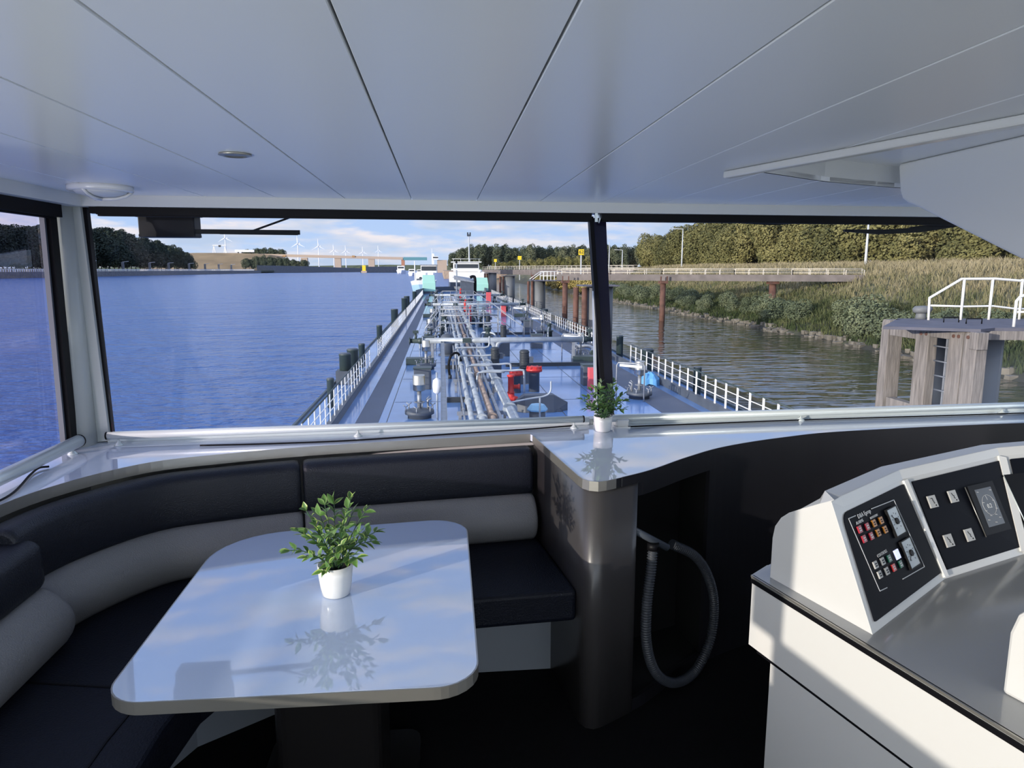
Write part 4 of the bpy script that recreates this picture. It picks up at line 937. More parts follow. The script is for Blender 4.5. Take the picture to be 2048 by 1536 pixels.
h = MB(); h.loft([[V(fx(px_, Yb), Yb + 60, -4), V(fx(px_, Yb), Yb - 220, -4), V(fx(px_, Yb), Yb - 30, fz(y, Yb)), V(fx(px_, Yb), Yb + 60, fz(y, Yb))] for px_, y in ((340, 510), (400, 508), (480, 508), (545, 511), (580, 524), (610, 536))]); struct(obj('embankment', h, M_sand))
brg = thing('road_bridge', 'long road bridge on piers crossing the far end of the water', 'bridge', (fx(640, Yb), Yb, 0))
obj('deck', MB().loft([[V(fx(px_, Yb), Yb + d_, fz(y + e, Yb)) for d_, e in ((-7, 5), (7, 5), (7, 0), (-7, 0))] for px_, y in ((500, 508.5), (600, 510.5), (720, 513), (806, 515))]), M_bridge, brg)
for px_ in (543, 609, 676, 743):
    obj('pier', MB().box((fx(px_, Yb), Yb, 12), (17, 10, 42)), M_bridge, brg)
obj('pier', MB().box((fx(806, Yb), Yb, 9), (9, 10, 46)), mat('pier_red', (.42, .20, .12), .8), brg)
obj('bascule_span', MB().loft([[V(fx(px_, Yb), Yb + d_, fz(y, Yb)) for d_, y in ((-7, 521), (7, 521), (7, 515), (-7, 515))] for px_ in (807, 854)]), mat('span_green', (.10, .26, .30), .6), brg)
for px_ in (570, 708): obj('expansion_joint', MB().box((fx(px_, Yb), Yb - 8, fz(513.5, Yb)), (8, 2, 4)), mat('joint_orange', (.42, .24, .10), .8), brg)
dw = MB(); dw.loft([[V(fx(px_, Y) , Y + d_, z) for d_, z in ((0, -4.9), (14, -4.9), (14, fz(t_, Y)), (0, fz(t_, Y)))] for px_, Y, t_ in ((513, 1380, 531), (600, 1500, 532.5), (720, 1900, 536.5))])
tag(obj('lock_guide_wall', dw, M_conc), 'dark concrete guide wall below the far road bridge', 'wall')
pw = MB(); pw.loft([[V(fx(px_, Y), Y + d_, z) for d_, z in ((0, -4.9), (20, -4.9), (20, fz(533.5, Y)), (0, fz(533.5, Y)))] for px_, Y in ((720, 1500), (806, 1560))])
tag(obj('pier_head', pw, M_conc), 'detached concrete pier in the middle of the far water', 'pier')
yl = thing('beacon', 'yellow beacon at the left end of the far concrete pier', 'beacon', (fx(727, 1480), 1480, WATER)); obj('tower', MB().box((fx(727.5, 1480), 1480, 3), (7, 5, 14)), M_yel, yl); obj('foot', MB().box((fx(727.5, 1480), 1480, -3), (11, 9, 4)), M_bridge, yl)
wt = None
M_turb = mat('turbine_white', (.85, .86, .88), .5)
for i, (px_, yh, yb, s) in enumerate(((453, 479, 507, 1.0), (597, 489, 512, 1.0), (638, 494, 512, .9), (668, 502, 514, .75), (692, 503, 516, .72), (726, 505, 517, .7), (757, 502, 514, .6))):
    Y = 4200; loc = (fx(px_, Y), Y, fz(yh, Y) - 100)
    if wt is None:
        wt = thing('wind_turbine', '', 'wind turbine', loc, 0, 'wind turbines on the horizon')
        part('tower', MB().tube([V(0, 0, -90), V(0, 0, 100)], [4.2, 2.6], 10), M_turb, wt); part('nacelle', MB().box((5, 0, 101), (16, 7, 7)), M_turb, wt)
        part('hub', MB().lathe([(.5, -4), (3, -3), (3, 3), (.5, 4)], (0, -6, 101), 10), M_turb, wt)
        for k in range(3):
            a = R(92 + 120 * k); part('blade', MB().loft([[V(math.cos(a) * r, -7, 101 + math.sin(a) * r) + V(-math.sin(a) * w * s_, q, math.cos(a) * w * s_) for s_, q in ((-1, 0), (0, -.8), (1, 0), (0, .8))] for r, w in ((2, 1.4), (9, 2.6), (28, 1.6), (46, .5))]), M_turb, wt)
        o = wt
    else: o = dup(wt, loc)
    o.scale = (s, s, s); o.location = (loc[0], loc[1], fz(yh, Y) - 101 * s)
    o['label'] = ('white wind turbine nearest the sandy embankment on the horizon', 'white wind turbine second from the embankment above the bridge', 'white wind turbine third from the embankment with a raised blade', 'white wind turbine fourth from the embankment above the bridge', 'white wind turbine fifth from the embankment above the bridge', 'white wind turbine sixth from the embankment above the bridge', 'small white wind turbine nearest the green bridge span')[i]
# sign gantry, lorry, small wood on the embankment, lock house
sg = thing('sign_gantry', 'white road sign gantry standing on the sandy embankment', 'gantry', (fx(445, Yb), Yb, fz(508, Yb)))
for px_ in (434, 456):
    for dx in (-3, 3): obj('leg', MB().bar((fx(px_, Yb) + dx, Yb - 20, fz(508, Yb)), (fx(px_, Yb), Yb - 20, fz(493, Yb)), 1.6), M_wht, sg)
obj('beam', MB().box((fx(445, Yb), Yb - 20, fz(493.5, Yb)), (34, 2, 2)), M_wht, sg); obj('sign_panel', MB().box((fx(446, Yb), Yb - 22, fz(495, Yb)), (6, 1, 5)), M_dusk, sg)
lo_ = thing('lorry', 'white lorry with long trailer on the far road bridge', 'lorry', (fx(495, Yb), Yb - 20, fz(507, Yb))); obj('trailer', MB().box((fx(498, Yb), Yb - 20, fz(504, Yb)), (40, 5, 6)), M_wht, lo_); obj('cab', MB().box((fx(479, Yb), Yb - 20, fz(504, Yb)), (9, 5, 6.5)), M_wht, lo_)
for k in (482, 490, 505, 511): obj('wheel', MB().box((fx(k, Yb), Yb - 22, fz(507, Yb)), (3, 4, 3)), M_dusk, lo_)
for i in range(10):
    px_ = 492 + i * 8.2; Y = 2160; top_ = 496 + abs(i - 5) * .9
    place('tree', PF[i % 3], (fx(px_, Y), Y, fz(520, Y)), (2.6, 2.6, (520 - top_) / 1420 * Y / 19.5), i, 'dark rounded tree in the small wood behind the bridge embankment', 'tree', 'small wood behind the embankment')
for i in range(16):
    px_ = 490 + i * 8; Y = 1770; 
    place('tree', PF[i % 3], (fx(px_, Y), Y, fz(541, Y)), (2.3, 2.3, (541 - (511 + abs(i - 5) * .9)) / 1420 * Y / 19.5 * rt.uniform(.9, 1.05)), i, 'dark tree on the slope below the left end of the road bridge', 'tree', 'dark trees under the bridge embankment')
lh = thing('lock_house', 'tan lock control building with white tower at the bridge end', 'building', (fx(880, 1500), 1500, 0))
obj('wall', MB().box((fx(884, 1500), 1500, 8), (20, 16, 26)), M_bridge, lh); obj('tower', MB().box((fx(866, 1500), 1492, 12), (5, 5, 44)), M_wht, lh); obj('control_room', MB().box((fx(871, 1500), 1490, 25), (12, 8, 7)), M_wht, lh); obj('window', MB().box((fx(871, 1500), 1485.5, 26), (10, .6, 2.6)), M_dusk, lh); obj('mast', MB().box((fx(864, 1500), 1490, 36), (.8, .8, 16)), M_wht, lh)
struct(obj('far_shore', MB().loft([[V(x, 4400, -5), V(x, 4300, -5), V(x, 4350, z), V(x, 4400, z)] for x, z in ((-2600, 8), (-1500, 18), (-800, 22), (-300, 30), (0, 26), (600, 22), (1600, 18))]), F_far))
# lamp posts and yellow number boards
def lamp_post(label, px_, ytop, ybase, Y, w, arm=0, heads=0):
    b = aty(px_, ybase, Y); t = aty(px_, ytop, Y); b.x = t.x; th = thing('street_lamp', label, 'lamp', b)
    obj('pole', MB().tube([b - V(0, 0, .6), b.lerp(t, .4), t], [w * .5, w * .42, w * .25], 8), M_lamp, th)
    if arm: obj('lamp_head', MB().bar(t, t + V(arm, 0, .1), w * .7, w * .4), M_lamp, th)
    for k in range(heads): obj('lamp_head', MB().box(t + V((k - .5) * 1.1 * w * 2.2, -.2, -.8), (w * 1.2, w, 2.2)), M_dusk, th)
    return th
lamp_post('thick grey lamp post rising from the straw bank below the hanging wiper', 1738, 436, 552, 92, .42)
lamp_post('slim pale lamp post with arm before the sunlit woodland', 1366, 458, 541, 160, .38, -3)
lamp_post('slim pale lamp post just right of the smoked mullion', 1219, 484, 541, 185, .34, 0); lamp_post('short pale lamp post with arm near the left end of the woodland', 1245, 500, 541, 190, .34, -2.2)
def board(label, px0, px1, y0, y1, Y, s):
    a, b = aty(px0, y1, Y), aty(px1, y0, Y); c = (a + b) / 2; t = thing('number_board', label, 'sign', V(c.x, Y, -4)); 
    obj('panel', MB().box(c, (b.x - a.x, .15, b.z - a.z)), M_yel, t); obj('post', MB().box((c.x, Y + .2, (a.z - 3.2) / 2), (.35, .2, a.z + 3.2)), M_lamp, t)
    if s: text('board_lettering', s, (b.z - a.z) * .85, Matrix.Translation(c + V(0, -.1, 0)) @ Matrix.Rotation(R(90), 4, 'X'), M_dusk, t, .02)
board('large yellow board with number 62 left of the smoked mullion', 1157, 1168, 498.5, 510, 185, '62'); board('small plain yellow board on a post above the middle of the footbridge', 1035.5, 1043, 512, 519.5, 335, ''); board('smallest plain yellow board at the far end of the tree row', 988, 993.5, 518, 524, 480, '')

# ================================================================ the barge we stand on
XP, XS, YB = -4.97, 11.0, 172.0            # port edge, starboard edge, bow
hull = [(XP, -20), (XS, -20), (XS, YB - 30), (XS - 1.2, YB - 14), (XS - 4, YB - 3), (3.0, YB), (XP + 4, YB - 3), (XP + 1.2, YB - 14), (XP, YB - 30)]
dk_ = struct(obj('deck', MB().prism(hull, -6.0, DECK), M_deck))
struct(obj('deckhouse', MB().box((1.5, .2, -1.79), (6.3, 6.2, 3.42)), M_wht))
edge = MB()
for a, b in zip(hull[1:], hull[2:] + hull[:1]): edge.bar(V(a[0], a[1], DECK + .05), V(b[0], b[1], DECK + .05), .08, .1)
obj('edge_fender', edge, M_dgreen, dk_)
obj('antislip_strip', MB().box((-2.62, 76, DECK + .004), (.78, 140, .008)), M_walk, dk_); obj('antislip_strip', MB().box((8.75, 76, DECK + .004), (1.5, 140, .008)), M_walk, dk_)
for x in (-1.95, 6.2, 4.4): obj('plate_seam', MB().box((x, 76, DECK + .003), (.03, 140, .006)), M_hullg, dk_)
for i in range(16):
    obj('plate_seam', MB().box((2.8, 22 + i * 6.0, DECK + .003), (9.4, .035, .006)), M_hullg, dk_)
for x in (-3.66, 9.99): obj('coaming', MB().box((x, 78, DECK + .16), (.18, 136, .32)), M_hullg, dk_)
# guard rails
post_me = MB().box((0, 0, .5), (.03, .11, 1.0)).mesh('post', M_wht)
def rail(label, x, y0, y1, sp, z=DECK + .32, h=.93):
    t = thing('guard_rail', label, 'railing', (x, y0, z)); n = max(1, round((y1 - y0) / sp)); nearest = y0 < 60
    for i in range(n + 1):
        o = bpy.data.objects.new('post', post_me); COL.objects.link(o); o.parent = t; o.location = (0, (y1 - y0) * i / n, 0); o.scale = (1, 1, h)
    part('top_rail', MB().tube([V(0, 0, h), V(0, y1 - y0, h)], .028, 6), M_dgreen, t)
    for f in (.36, .68): part('mid_rail', MB().tube([V(.02, 0, h * f), V(.02, y1 - y0, h * f)], .016, 5), M_wht, t)
    return t
rail('white guard rail on the port deck edge, nearest section', -3.66, 18.5, 36.2, .95); rail('white guard rail on the port deck edge, second section', -3.66, 41, 73, 1.0)
rail('white guard rail on the port deck edge, third section ahead', -3.66, 75.5, 100, 1.0); rail('white guard rail on the port deck edge, farthest section near bow', -3.66, 103, 143, 1.1)
rail('white guard rail on the starboard deck edge, nearest section', 9.99, 19, 36.8, 1.0); rail('white guard rail on the starboard deck edge behind the smoked mullion', 9.99, 41.7, 62, 1.0)
rail('white guard rail on the starboard deck edge, third section', 9.99, 65, 98, 1.0); rail('white guard rail on the starboard deck edge, farthest section near bow', 9.99, 101, 143, 1.1)
# bollards outside the rails
def bollard(label, x, y, r, h, base=0):
    t = thing('mooring_bollard', label, 'bollard', (x, y, DECK))
    if base: part('base', MB().box((0, 0, base / 2), (r * 2.9, r * 3, base)), M_hullg, t)
    part('post', MB().lathe([(r, 0), (r, base + h - .06), (r * 1.06, base + h - .05), (r * 1.06, base + h), (r * .9, base + h + .01)], n=16), M_dgreen, t)
    part('cap', MB().lathe([(r * .98, base + h), (r * .9, base + h + .04), (.01, base + h + .045)], n=16), M_hullg, t); return t
bollard('slim dark green post outside the nearest port rail', -4.25, 27.2, .14, 1.1)
bollard('thick dark bollard on a grey base beside the nearest port rail', -4.45, 33.0, .27, .75, .62); bollard('thick dark bollard just behind the grey-based one on port side', -4.3, 34.6, .27, 1.4)
bollard('dark post at the gap between the first two port rails', -4.3, 38.5, .17, 1.25); bollard('dark post outside the start of the second port rail', -4.5, 52, .2, 1.2)
bollard('tall dark bollard outside the second port rail', -4.3, 66, .32, 1.6); bollard('dark bollard outside the third port rail', -4.3, 84, .34, 1.9); bollard('dark bollard outside the third port rail, farther one', -4.3, 90, .34, 1.9); bollard('dark bollard nearest the bow on port side', -4.3, 116, .34, 1.7)
bollard('dark bollard outside the far end of nearest starboard rail', 10.5, 35.4, .3, 1.15); bollard('dark post with rounded cap outside the nearest starboard rail', 10.5, 28.2, .16, 1.2); bollard('dark bollard at the gap left of the nearest starboard rail', 10.5, 41.2, .2, 1.3); bollard('dark bollard outside the third starboard rail', 10.5, 72, .3, 1.2)
# long cargo pipes
def cargo_pipe(label, x, h, r, m, y0=9, y1=118, fl=9.0, off=0):
    t = thing('cargo_pipe', label, 'pipe', (x, y0, DECK + h)); part('pipe', MB().tube([V(0, 0, 0), V(0, y1 - y0, 0)], r, 12), m, t)
    y = off
    while y < min(y1 - y0, 75):
        part('flange', MB().tube([V(0, y, 0), V(0, y + .07, 0)], r * 1.55, 14).tube([V(0, y + .11, 0), V(0, y + .18, 0)], r * 1.55, 14), m, t); bpy.data.objects[-1] if False else None
        part('support', MB().bar(V(0, y + 2, -h), V(0, y + 2, -r), .09, .09), M_hullg, t); y += fl
    return t
fl_fix = []
cargo_pipe('thin grey pipe at the left edge of the pipe bundle', .66, .62, .035, M_galv, off=14)
cargo_pipe('pale grey pipe second from the left in the bundle', .86, .72, .085, M_pipe, off=15)
cargo_pipe('pale grey thicker pipe beside the brown one in the bundle', 1.17, .72, .115, M_pipe, off=12)
cargo_pipe('brownish rusty pipe in the middle of the pipe bundle', 1.50, .72, .105, M_rustpipe, off=12.2)
cargo_pipe('slim lilac-grey pipe right of the brown pipe', 1.74, .72, .06, M_galv, off=16)
cargo_pipe('thickest pale blue pipe at the right edge of the bundle', 2.12, .80, .15, M_pipe, off=13, fl=5.5)
for i in range(11):
    y = 16 + i * 7.0; t = thing('pipe_saddle', 'grey cross beam carrying the long pipe bundle', 'support', (1.4, y, DECK), 0, 'cross beams under the pipe bundle')
    part('beam', MB().box((0, 0, .52), (1.9, .12, .12)), M_galv, t)
    for x in (-.85, .85): part('leg', MB().box((x, 0, .23), (.1, .1, .46)), M_galv, t)
# cable tray running ahead along X = 0
tr = thing('cable_tray', 'pale grey cable tray running straight ahead left of pipes', 'tray', (.02, 10, DECK))
part('tray', MB().box((.0, 15.5, 1.2), (.17, 31, .05)).box((-.085, 15.5, 1.23), (.012, 31, .1)).box((.085, 15.5, 1.23), (.012, 31, .1)), M_galv, tr); bpy.data.objects['tray']['kind'] = 'stuff'
for i in range(9): part('post', MB().box((0, 1 + i * 3.6, .59), (.07, .07, 1.18)), M_galv, tr)
# stainless vent drums on bolted hatches
def drum_proto():
    t = thing('vent_drum', '', 'vent', (0, 0, DECK), 0)
    part('hatch', MB().lathe([(.42, 0), (.42, .12), (.52, .14), (.52, .26), (.42, .28), (.1, .32), (.09, .34)], n=24), M_hullg, t)
    for i in range(6):
        a = R(60 * i + 20); q = V(.50 * math.cos(a), .50 * math.sin(a), .22)
        part('wing_bolt', MB().tube([q, q + V(0, 0, .2)], .022, 6).tube([q + V(-.09, 0, .26), q + V(0, 0, .19), q + V(.09, 0, .26)], .02, 6), M_galv, t)
    part('neck', MB().tube([V(0, 0, .3), V(0, 0, .95)], .075, 12), M_galv, t)
    part('handwheel', MB().tube([V(.17 * math.cos(2 * math.pi * j / 18), .17 * math.sin(2 * math.pi * j / 18), .55) for j in range(18)], .018, 6, False, True).tube([V(-.17, 0, .55), V(.17, 0, .55)], .014, 5).tube([V(0, -.17, .55), V(0, .17, .55)], .014, 5), M_galv, t)
    part('drum', MB().lathe([(.10, .93), (.205, .97), (.215, 1.0), (.215, 1.18), (.222, 1.19), (.215, 1.20), (.215, 1.50), (.205, 1.53), (.19, 1.53), (.18, 1.515), (.01, 1.52)], n=28), M_stain, t)
    part('valve', MB().tube([V(.3, .1, .25), V(.3, .1, .6), V(.42, .1, .66)], .04, 8).tube([V(.24, .1, .62), V(.36, .1, .74)], .018, 6), M_galv, t); return t
dr = None; DRL = ['stainless vent drum nearest the sill left of the tray', 'stainless vent drum above the grey locker left of tray', 'stainless vent drum just before the first cross manifold', 'small stainless vent drum left of the crossover walkway', 'stainless vent drum right of the smoked mullion under lamp frame', 'stainless vent drum left of the mullion beside a lamp frame', 'stainless vent drum on starboard beyond the first cross manifold', 'stainless vent drum on starboard by the third lamp frame']
for i, (x, y) in enumerate(((-.84, 25.0), (-.86, 37.5), (-.88, 54), (-.9, 68), (8.0, 28), (8.1, 41), (8.2, 58), (8.3, 70))):
    if dr is None: dr = drum_proto(); o = dr; o.location = (x, y, DECK)
    else: o = dup(dr, (x, y, DECK), i * .7)
    o['label'] = DRL[i]
lk = None
for i, (x, y, l) in enumerate(((-.88, 31.3, 'slate grey locker standing left of the tray between two drums'), (6.7, 31.6, 'slate grey locker behind the red box on starboard'), (6.3, 47, 'slate grey locker under the right end of first cross manifold'), (3.7, 43, 'slate grey locker near the Y-shaped pipe branch'), (-.9, 46, 'slate grey locker beside the black valve of first manifold'), (7.3, 60, 'slate grey locker on starboard ahead of first manifold'), (-.9, 60.5, 'slate grey locker left of the crossover walkway stairs'))):
    if lk is None:
        lk = thing('deck_locker', l, 'locker', (x, y, DECK)); part('body', MB().box((0, 0, .45), (.75, .7, .9)), M_hullg, lk, .015); part('lid', MB().box((0, 0, .925), (.8, .75, .05)), M_dgreen, lk)
    else: dup(lk, (x, y, DECK), 0, 1, l)
# lamp frames on starboard
lf = None
for i, (x, y, l) in enumerate(((7.45, 27.4, 'steel lamp frame with tube light right of the smoked mullion'), (7.4, 40.2, 'steel lamp frame with tube light just left of the mullion'), (7.4, 55, 'steel lamp frame with tube light beyond the first cross manifold'), (7.5, 70, 'steel lamp frame with tube light near the second cross manifold'))):
    if lf is None:
        lf = thing('lamp_frame', l, 'lamp', (x, y, DECK)); part('frame', MB().tube([V(-.5, .25, 0), V(-.5, .25, 1.42), V(-.45, .22, 1.52), V(.45, -.22, 1.52), V(.5, -.25, 1.42), V(.5, -.25, 0)], .03, 8), M_galv, lf); part('tube_light', MB().bar(V(-.4, .14, 1.44), V(.4, -.26, 1.40), .13, .09), M_wht, lf)
    else: dup(lf, (x, y, DECK), 0, 1, l)
# cross manifolds
def manifold(label, y, h, r, x0, x1, wide):
    t = thing('cross_manifold', label, 'pipe', (0, y, DECK + h))
    part('main_pipe', MB().tube([V(x0, 0, 0), V(x1, 0, 0)], r, 16), M_pipe, t)
    for x, s in ((x0, -1), (x1, 1)):
        part('valve', MB().tube([V(x, 0, 0), V(x + s * .25, 0, 0), V(x + s * .26, 0, 0), V(x + s * .7, 0, 0)], [r * 1.1, r * 1.1, r * .9, r * .8], 12).tube([V(x + s * .7, 0, 0), V(x + s * .76, 0, 0)], r * 1.35, 14).tube([V(x + s * .4, 0, 0), V(x + s * .4, 0, .42)], .07, 8).box((x + s * .4, 0, .5), (.3, .2, .16)), M_dgreen, t); bpy.data.objects[-1] if False else None
        part('flange', MB().tube([V(x, 0, 0), V(x + s * .05, 0, 0)], r * 1.5, 16), M_pipe, t)
        part('stand', MB().bar(V(x - s * .5, 0, -h), V(x - s * .5, 0, -r), .16), M_galv, t); part('drip_tray', MB().box((x + s * .2, 0, -h + .18), (1.5, .8, .36)), M_dgreen, t)
    xm = x0 + (x1 - x0) * .45
    part('branch', MB().tube(catmull([V(xm - .55, 0, 0), V(xm - .2, 0, -.12), V(xm - .03, 0, -.5), V(xm, 0, -1.1)], 6), r * .85, 12).tube(catmull([V(xm + .55, 0, 0), V(xm + .2, 0, -.12), V(xm + .03, 0, -.5), V(xm, 0, -1.1)], 6), r * .85, 12), M_pipe, t)
    part('label_plate', MB().box((x0 + (x1 - x0) * .27, -r - .02, .02), (.48, .02, .26)), M_dgreen, t); return t
manifold('thick pale cross manifold pipe nearest the wheelhouse', 39.5, 1.30, .155, -1.05, 7.9, 1); manifold('pale cross manifold pipe in the middle of the deck', 79, 1.4, .16, -1.1, 8.6, 1); manifold('pale cross manifold pipe farthest ahead', 108, 1.4, .16, -1.1, 8.8, 1)
dm = thing('pipe_dome', 'grey round dome behind the first cross manifold', 'dome', (.32, 43.5, DECK)); part('dome', MB().lathe([(.44, 0), (.44, .9), (.42, 1.1), (.30, 1.28), (.01, 1.36)], n=20), M_hullg, dm); part('base_flange', MB().lathe([(.56, 0), (.56, .08), (.45, .09)], n=20), M_hullg, dm)
# transverse deck beams
for i, (y, x0, x1, l) in enumerate(((37.4, .15, .95, 'short dark beam across the deck left of the pipe bundle'), (27.8, .15, .9, 'short dark beam across the deck nearest the sill'), (38.0, 3.4, 8.2, 'long dark beam across the deck right of the motor'), (57, 3.9, 7.5, 'dark beam across the deck beyond the first manifold'), (52, 4.2, 7.6, 'pale rail across the deck beyond the first manifold'))):
    t = tag(obj('deck_beam', MB().box(((x0 + x1) / 2, y, DECK + .1), (x1 - x0, .16, .2)), M_dusk), l, 'beam')
# crossover walkway with stairs
cw = thing('crossover_walkway', 'grey railed walkway with stairs crossing over the pipes', 'walkway', (1.0, 52, DECK)); z = 1.35
part('platform', MB().box((1.0, 0, z), (4.2, .8, .06)), M_galv, cw)
for s, x0, x1 in ((-1, -1.1, -2.2), (1, 3.1, 5.0)):
    part('stair', MB().bar(V(x0, -.35, z), V(x1, -.35, 0), .12, .06).bar(V(x0, .35, z), V(x1, .35, 0), .12, .06), M_galv, cw)['kind'] = 'stuff'
    for k in range(5): part('step', MB().box((x0 + (x1 - x0) * (k + .5) / 5, 0, z * (1 - (k + .5) / 5)), (.2, .7, .03)), M_galv, cw)
    for q in (-.4, .4): part('handrail', MB().tube([V(x0, q, z + 1), V(x1, q, 1.0), V(x1, q, 0)], .028, 7), M_galv, cw)
for q in (-.4, .4):
    for f in (.55, 1.0): part('handrail', MB().tube([V(-1.1, q, z + f), V(3.1, q, z + f)], .028, 7), M_galv, cw)
    for x in (-1.1, .0, 1.0, 2.05, 3.1): part('rail_post', MB().tube([V(x, q, 0), V(x, q, z + 1)], .028, 7), M_galv, cw)
c2 = dup(cw, (1.2, 64, DECK), 0, 1, 'grey railed walkway over the pipes, second one ahead'); c3 = dup(cw, (1.2, 96, DECK), 0, 1, 'grey railed walkway over the pipes, farthest one ahead')
# pumps, motors, red fittings
mo_ = None
for i, (x, y, s, l) in enumerate(((3.75, 32.2, 1, 'dark ribbed pump motor right of the red discs'), (2.55, 34.2, .95, 'dark ribbed pump motor behind the pipe bends'), (4.15, 48, .95, 'dark ribbed motor just beyond the first cross manifold'), (4.0, 62, .9, 'dark green motor beyond the crossover walkway stairs'))):
    if mo_ is None:
        mo_ = thing('pump_motor', l, 'motor', (x, y, DECK)); part('stand', MB().box((0, 0, .35), (.5, .5, .7)), M_hullg, mo_)
        pr = [(.2, .7)]
        for k in range(9): pr += [(.225, .74 + k * .075), (.225, .78 + k * .075), (.205, .785 + k * .075), (.205, .81 + k * .075)]
        part('motor', MB().lathe(pr + [(.23, 1.42), (.23, 1.48), (.17, 1.56), (.01, 1.58)], n=22), M_dusk, mo_); part('terminal_box', MB().box((.3, 0, 1.1), (.2, .24, .28)), M_hullg, mo_)
    else: dup(mo_, (x, y, DECK), .3, s, l)
rd = None
for i, (x, y, l) in enumerate(((3.12, 29.8, 'red flanged disc on a blue-grey pump column beside the red hydrant'), (3.92, 30.0, 'red flanged disc on the wider pump column below the motor'))):
    if rd is None:
        rd = thing('pump_column', l, 'pump', (x, y, DECK)); part('column', MB().lathe([(.2, 0), (.2, .72), (.24, .74)], n=18), M_hullg, rd); part('red_flange', MB().lathe([(.24, .74), (.3, .76), (.3, .86), (.26, .88), (.24, .94), (.05, .96)], n=20), M_red, rd)
        for k in range(8): part('bolt', MB().box((.27 * math.cos(k * .785), .27 * math.sin(k * .785), .90), (.05, .05, .1)), M_red, rd)
    else: dup(rd, (x, y, DECK), .2, 1.15, l)
hy = thing('fire_hydrant', 'bright red hydrant with side outlet beside the thick pipe', 'hydrant', (2.72, 28.0, DECK))
part('barrel', MB().lathe([(.13, .25), (.15, .3), (.15, .34), (.12, .36), (.12, .95), (.16, .97), (.16, 1.03), (.1, 1.05), (.01, 1.06)], n=18), M_red, hy); part('outlet', MB().tube([V(0, 0, .55), V(.28, 0, .55), V(.3, 0, .55), V(.36, 0, .55)], [.085, .085, .12, .12], 12), M_red, hy); part('elbow', MB().tube(catmull([V(0, 0, .28), V(.05, -.02, .1), V(.25, -.05, 0.02)], 5), .13, 12), M_red, hy)
mn = None
for i, (x, y, s, l) in enumerate(((2.6, 66, 1.1, 'red fire monitor standing among pipes before second manifold'), (2.5, 75, 1.1, 'red fire monitor just before the second cross manifold'), (3.0, 112, 1.2, 'red fire monitor farthest ahead on the pipe bundle'))):
    if mn is None:
        mn = thing('fire_monitor', l, 'hydrant', (x, y, DECK)); part('stand_pipe', MB().lathe([(.15, 0), (.15, 1.0), (.2, 1.05), (.2, 1.15), (.12, 1.2)], n=14), M_red, mn); part('barrel', MB().tube([V(0, 0, 1.2), V(0, .1, 1.6), V(.1, .1, 1.9)], [.13, .12, .09], 10), M_red, mn)
    else: dup(mn, (x, y, DECK), .5, s, l)
for x, y, w, h, l in ((6.55, 30.4, .38, .95, 'pale red upright box left of the smoked mullion'), (6.9, 79.5, .55, 1.5, 'red upright box just beyond the second manifold on starboard'), (6.9, 105, .7, 1.9, 'red upright box near the farthest manifold')):
    t = thing('hose_box', l, 'box', (x, y, DECK)); part('box', MB().box((0, 0, h / 2), (w, w * .8, h)), mat('fire_red_faded', (.62, .10, .11), .5), t, .02)
    for q in (.3, .75): part('hinge', MB().box((w * .3, -w * .42, h * q), (.05, .03, .1)), M_red, t)
cv = thing('tank_cover', 'slate grey pointed tank cover beside the red hydrant', 'cover', (3.62, 25.8, DECK))
part('shell', MB().loft([[V(x, -y_, 0), V(x, -y_ * .55, h_), V(x, y_ * .55, h_), V(x, y_, 0)] for x, y_, h_ in ((-1.1, .02, .28), (-.62, .42, .62), (.45, .42, .62), (1.02, .02, .30))]), M_hullg, cv, .03); part('foot', MB().box((0, 0, .05), (1.5, .7, .1)), M_hullg, cv)
ld = thing('hatch_lid', 'pale blue octagonal hatch lid close to the sill', 'lid', (3.2, 23.6, DECK)); part('lid', MB().lathe([(.34, .45), (.36, .5), (.24, .66), (.02, .68)], n=8, smooth=False), mat('lid_blue', (.26, .50, .68), .4), ld); part('neck', MB().lathe([(.28, 0), (.28, .45)], n=12), M_hullg, ld)
bp_ = thing('bent_pipe', 'thin bent white pipe arching across beside the tank cover', 'pipe', (2.1, 22.6, DECK)); part('pipe', MB().tube(catmull([V(-.05, 0, .5), V(-.05, 0, .82), V(.12, 0, .93), V(.8, .3, 1.0), V(1.25, .4, 1.05), V(1.45, .4, 1.2), V(1.47, .4, 1.55)], 6), .03, 8), M_pipe, bp_); part('stand', MB().tube([V(1.1, .38, 0), V(1.1, .38, 1.02)], .03, 8), M_pipe, bp_)
for i, (x, y, h, l) in enumerate(((1.0, 36.5, 1.1, 'grey cross pipe with raised right end before the first manifold'), (1.1, 34.2, .95, 'grey cross pipe over the bundle below the raised-end one'), (1.55, 30.6, 1.0, 'grey cross pipe looping over the brown pipe'), (1.9, 28.6, 1.0, 'grey cross pipe arching over the thickest pipe'))):
    t = thing('cross_pipe', l, 'pipe', (x, y, DECK)); part('pipe', MB().tube(catmull([V(-.3, 0, .3), V(-.3, 0, h), V(-.15, 0, h + .12), V(.8, 0, h + .12), V(1.3, 0, h + .14), V(1.42, 0, h + .3 if i == 0 else h), V(1.43, 0, h + .7 if i == 0 else .2)], 6), .045, 8), M_pipe, t)
    if i > 1: part('pipe', MB().tube(catmull([V(-.5, -.2, .3), V(-.5, -.2, h - .05), V(-.3, -.2, h + .1), V(.6, -.2, h + .1)], 6), .045, 8), M_pipe, t)
vp = thing('vent_pole', 'thin pale pole with a white float hanging left of tray', 'pole', (-.2, 24.0, DECK)); part('pole', MB().tube([V(0, 0, 0), V(0, 0, 1.75)], .035, 8), M_pipe, vp); part('float', MB().lathe([(.03, 1.02), (.13, 1.1), (.15, 1.3), (.13, 1.5), (.03, 1.58)], (.0, -.12, 0), 14), M_wht, vp)
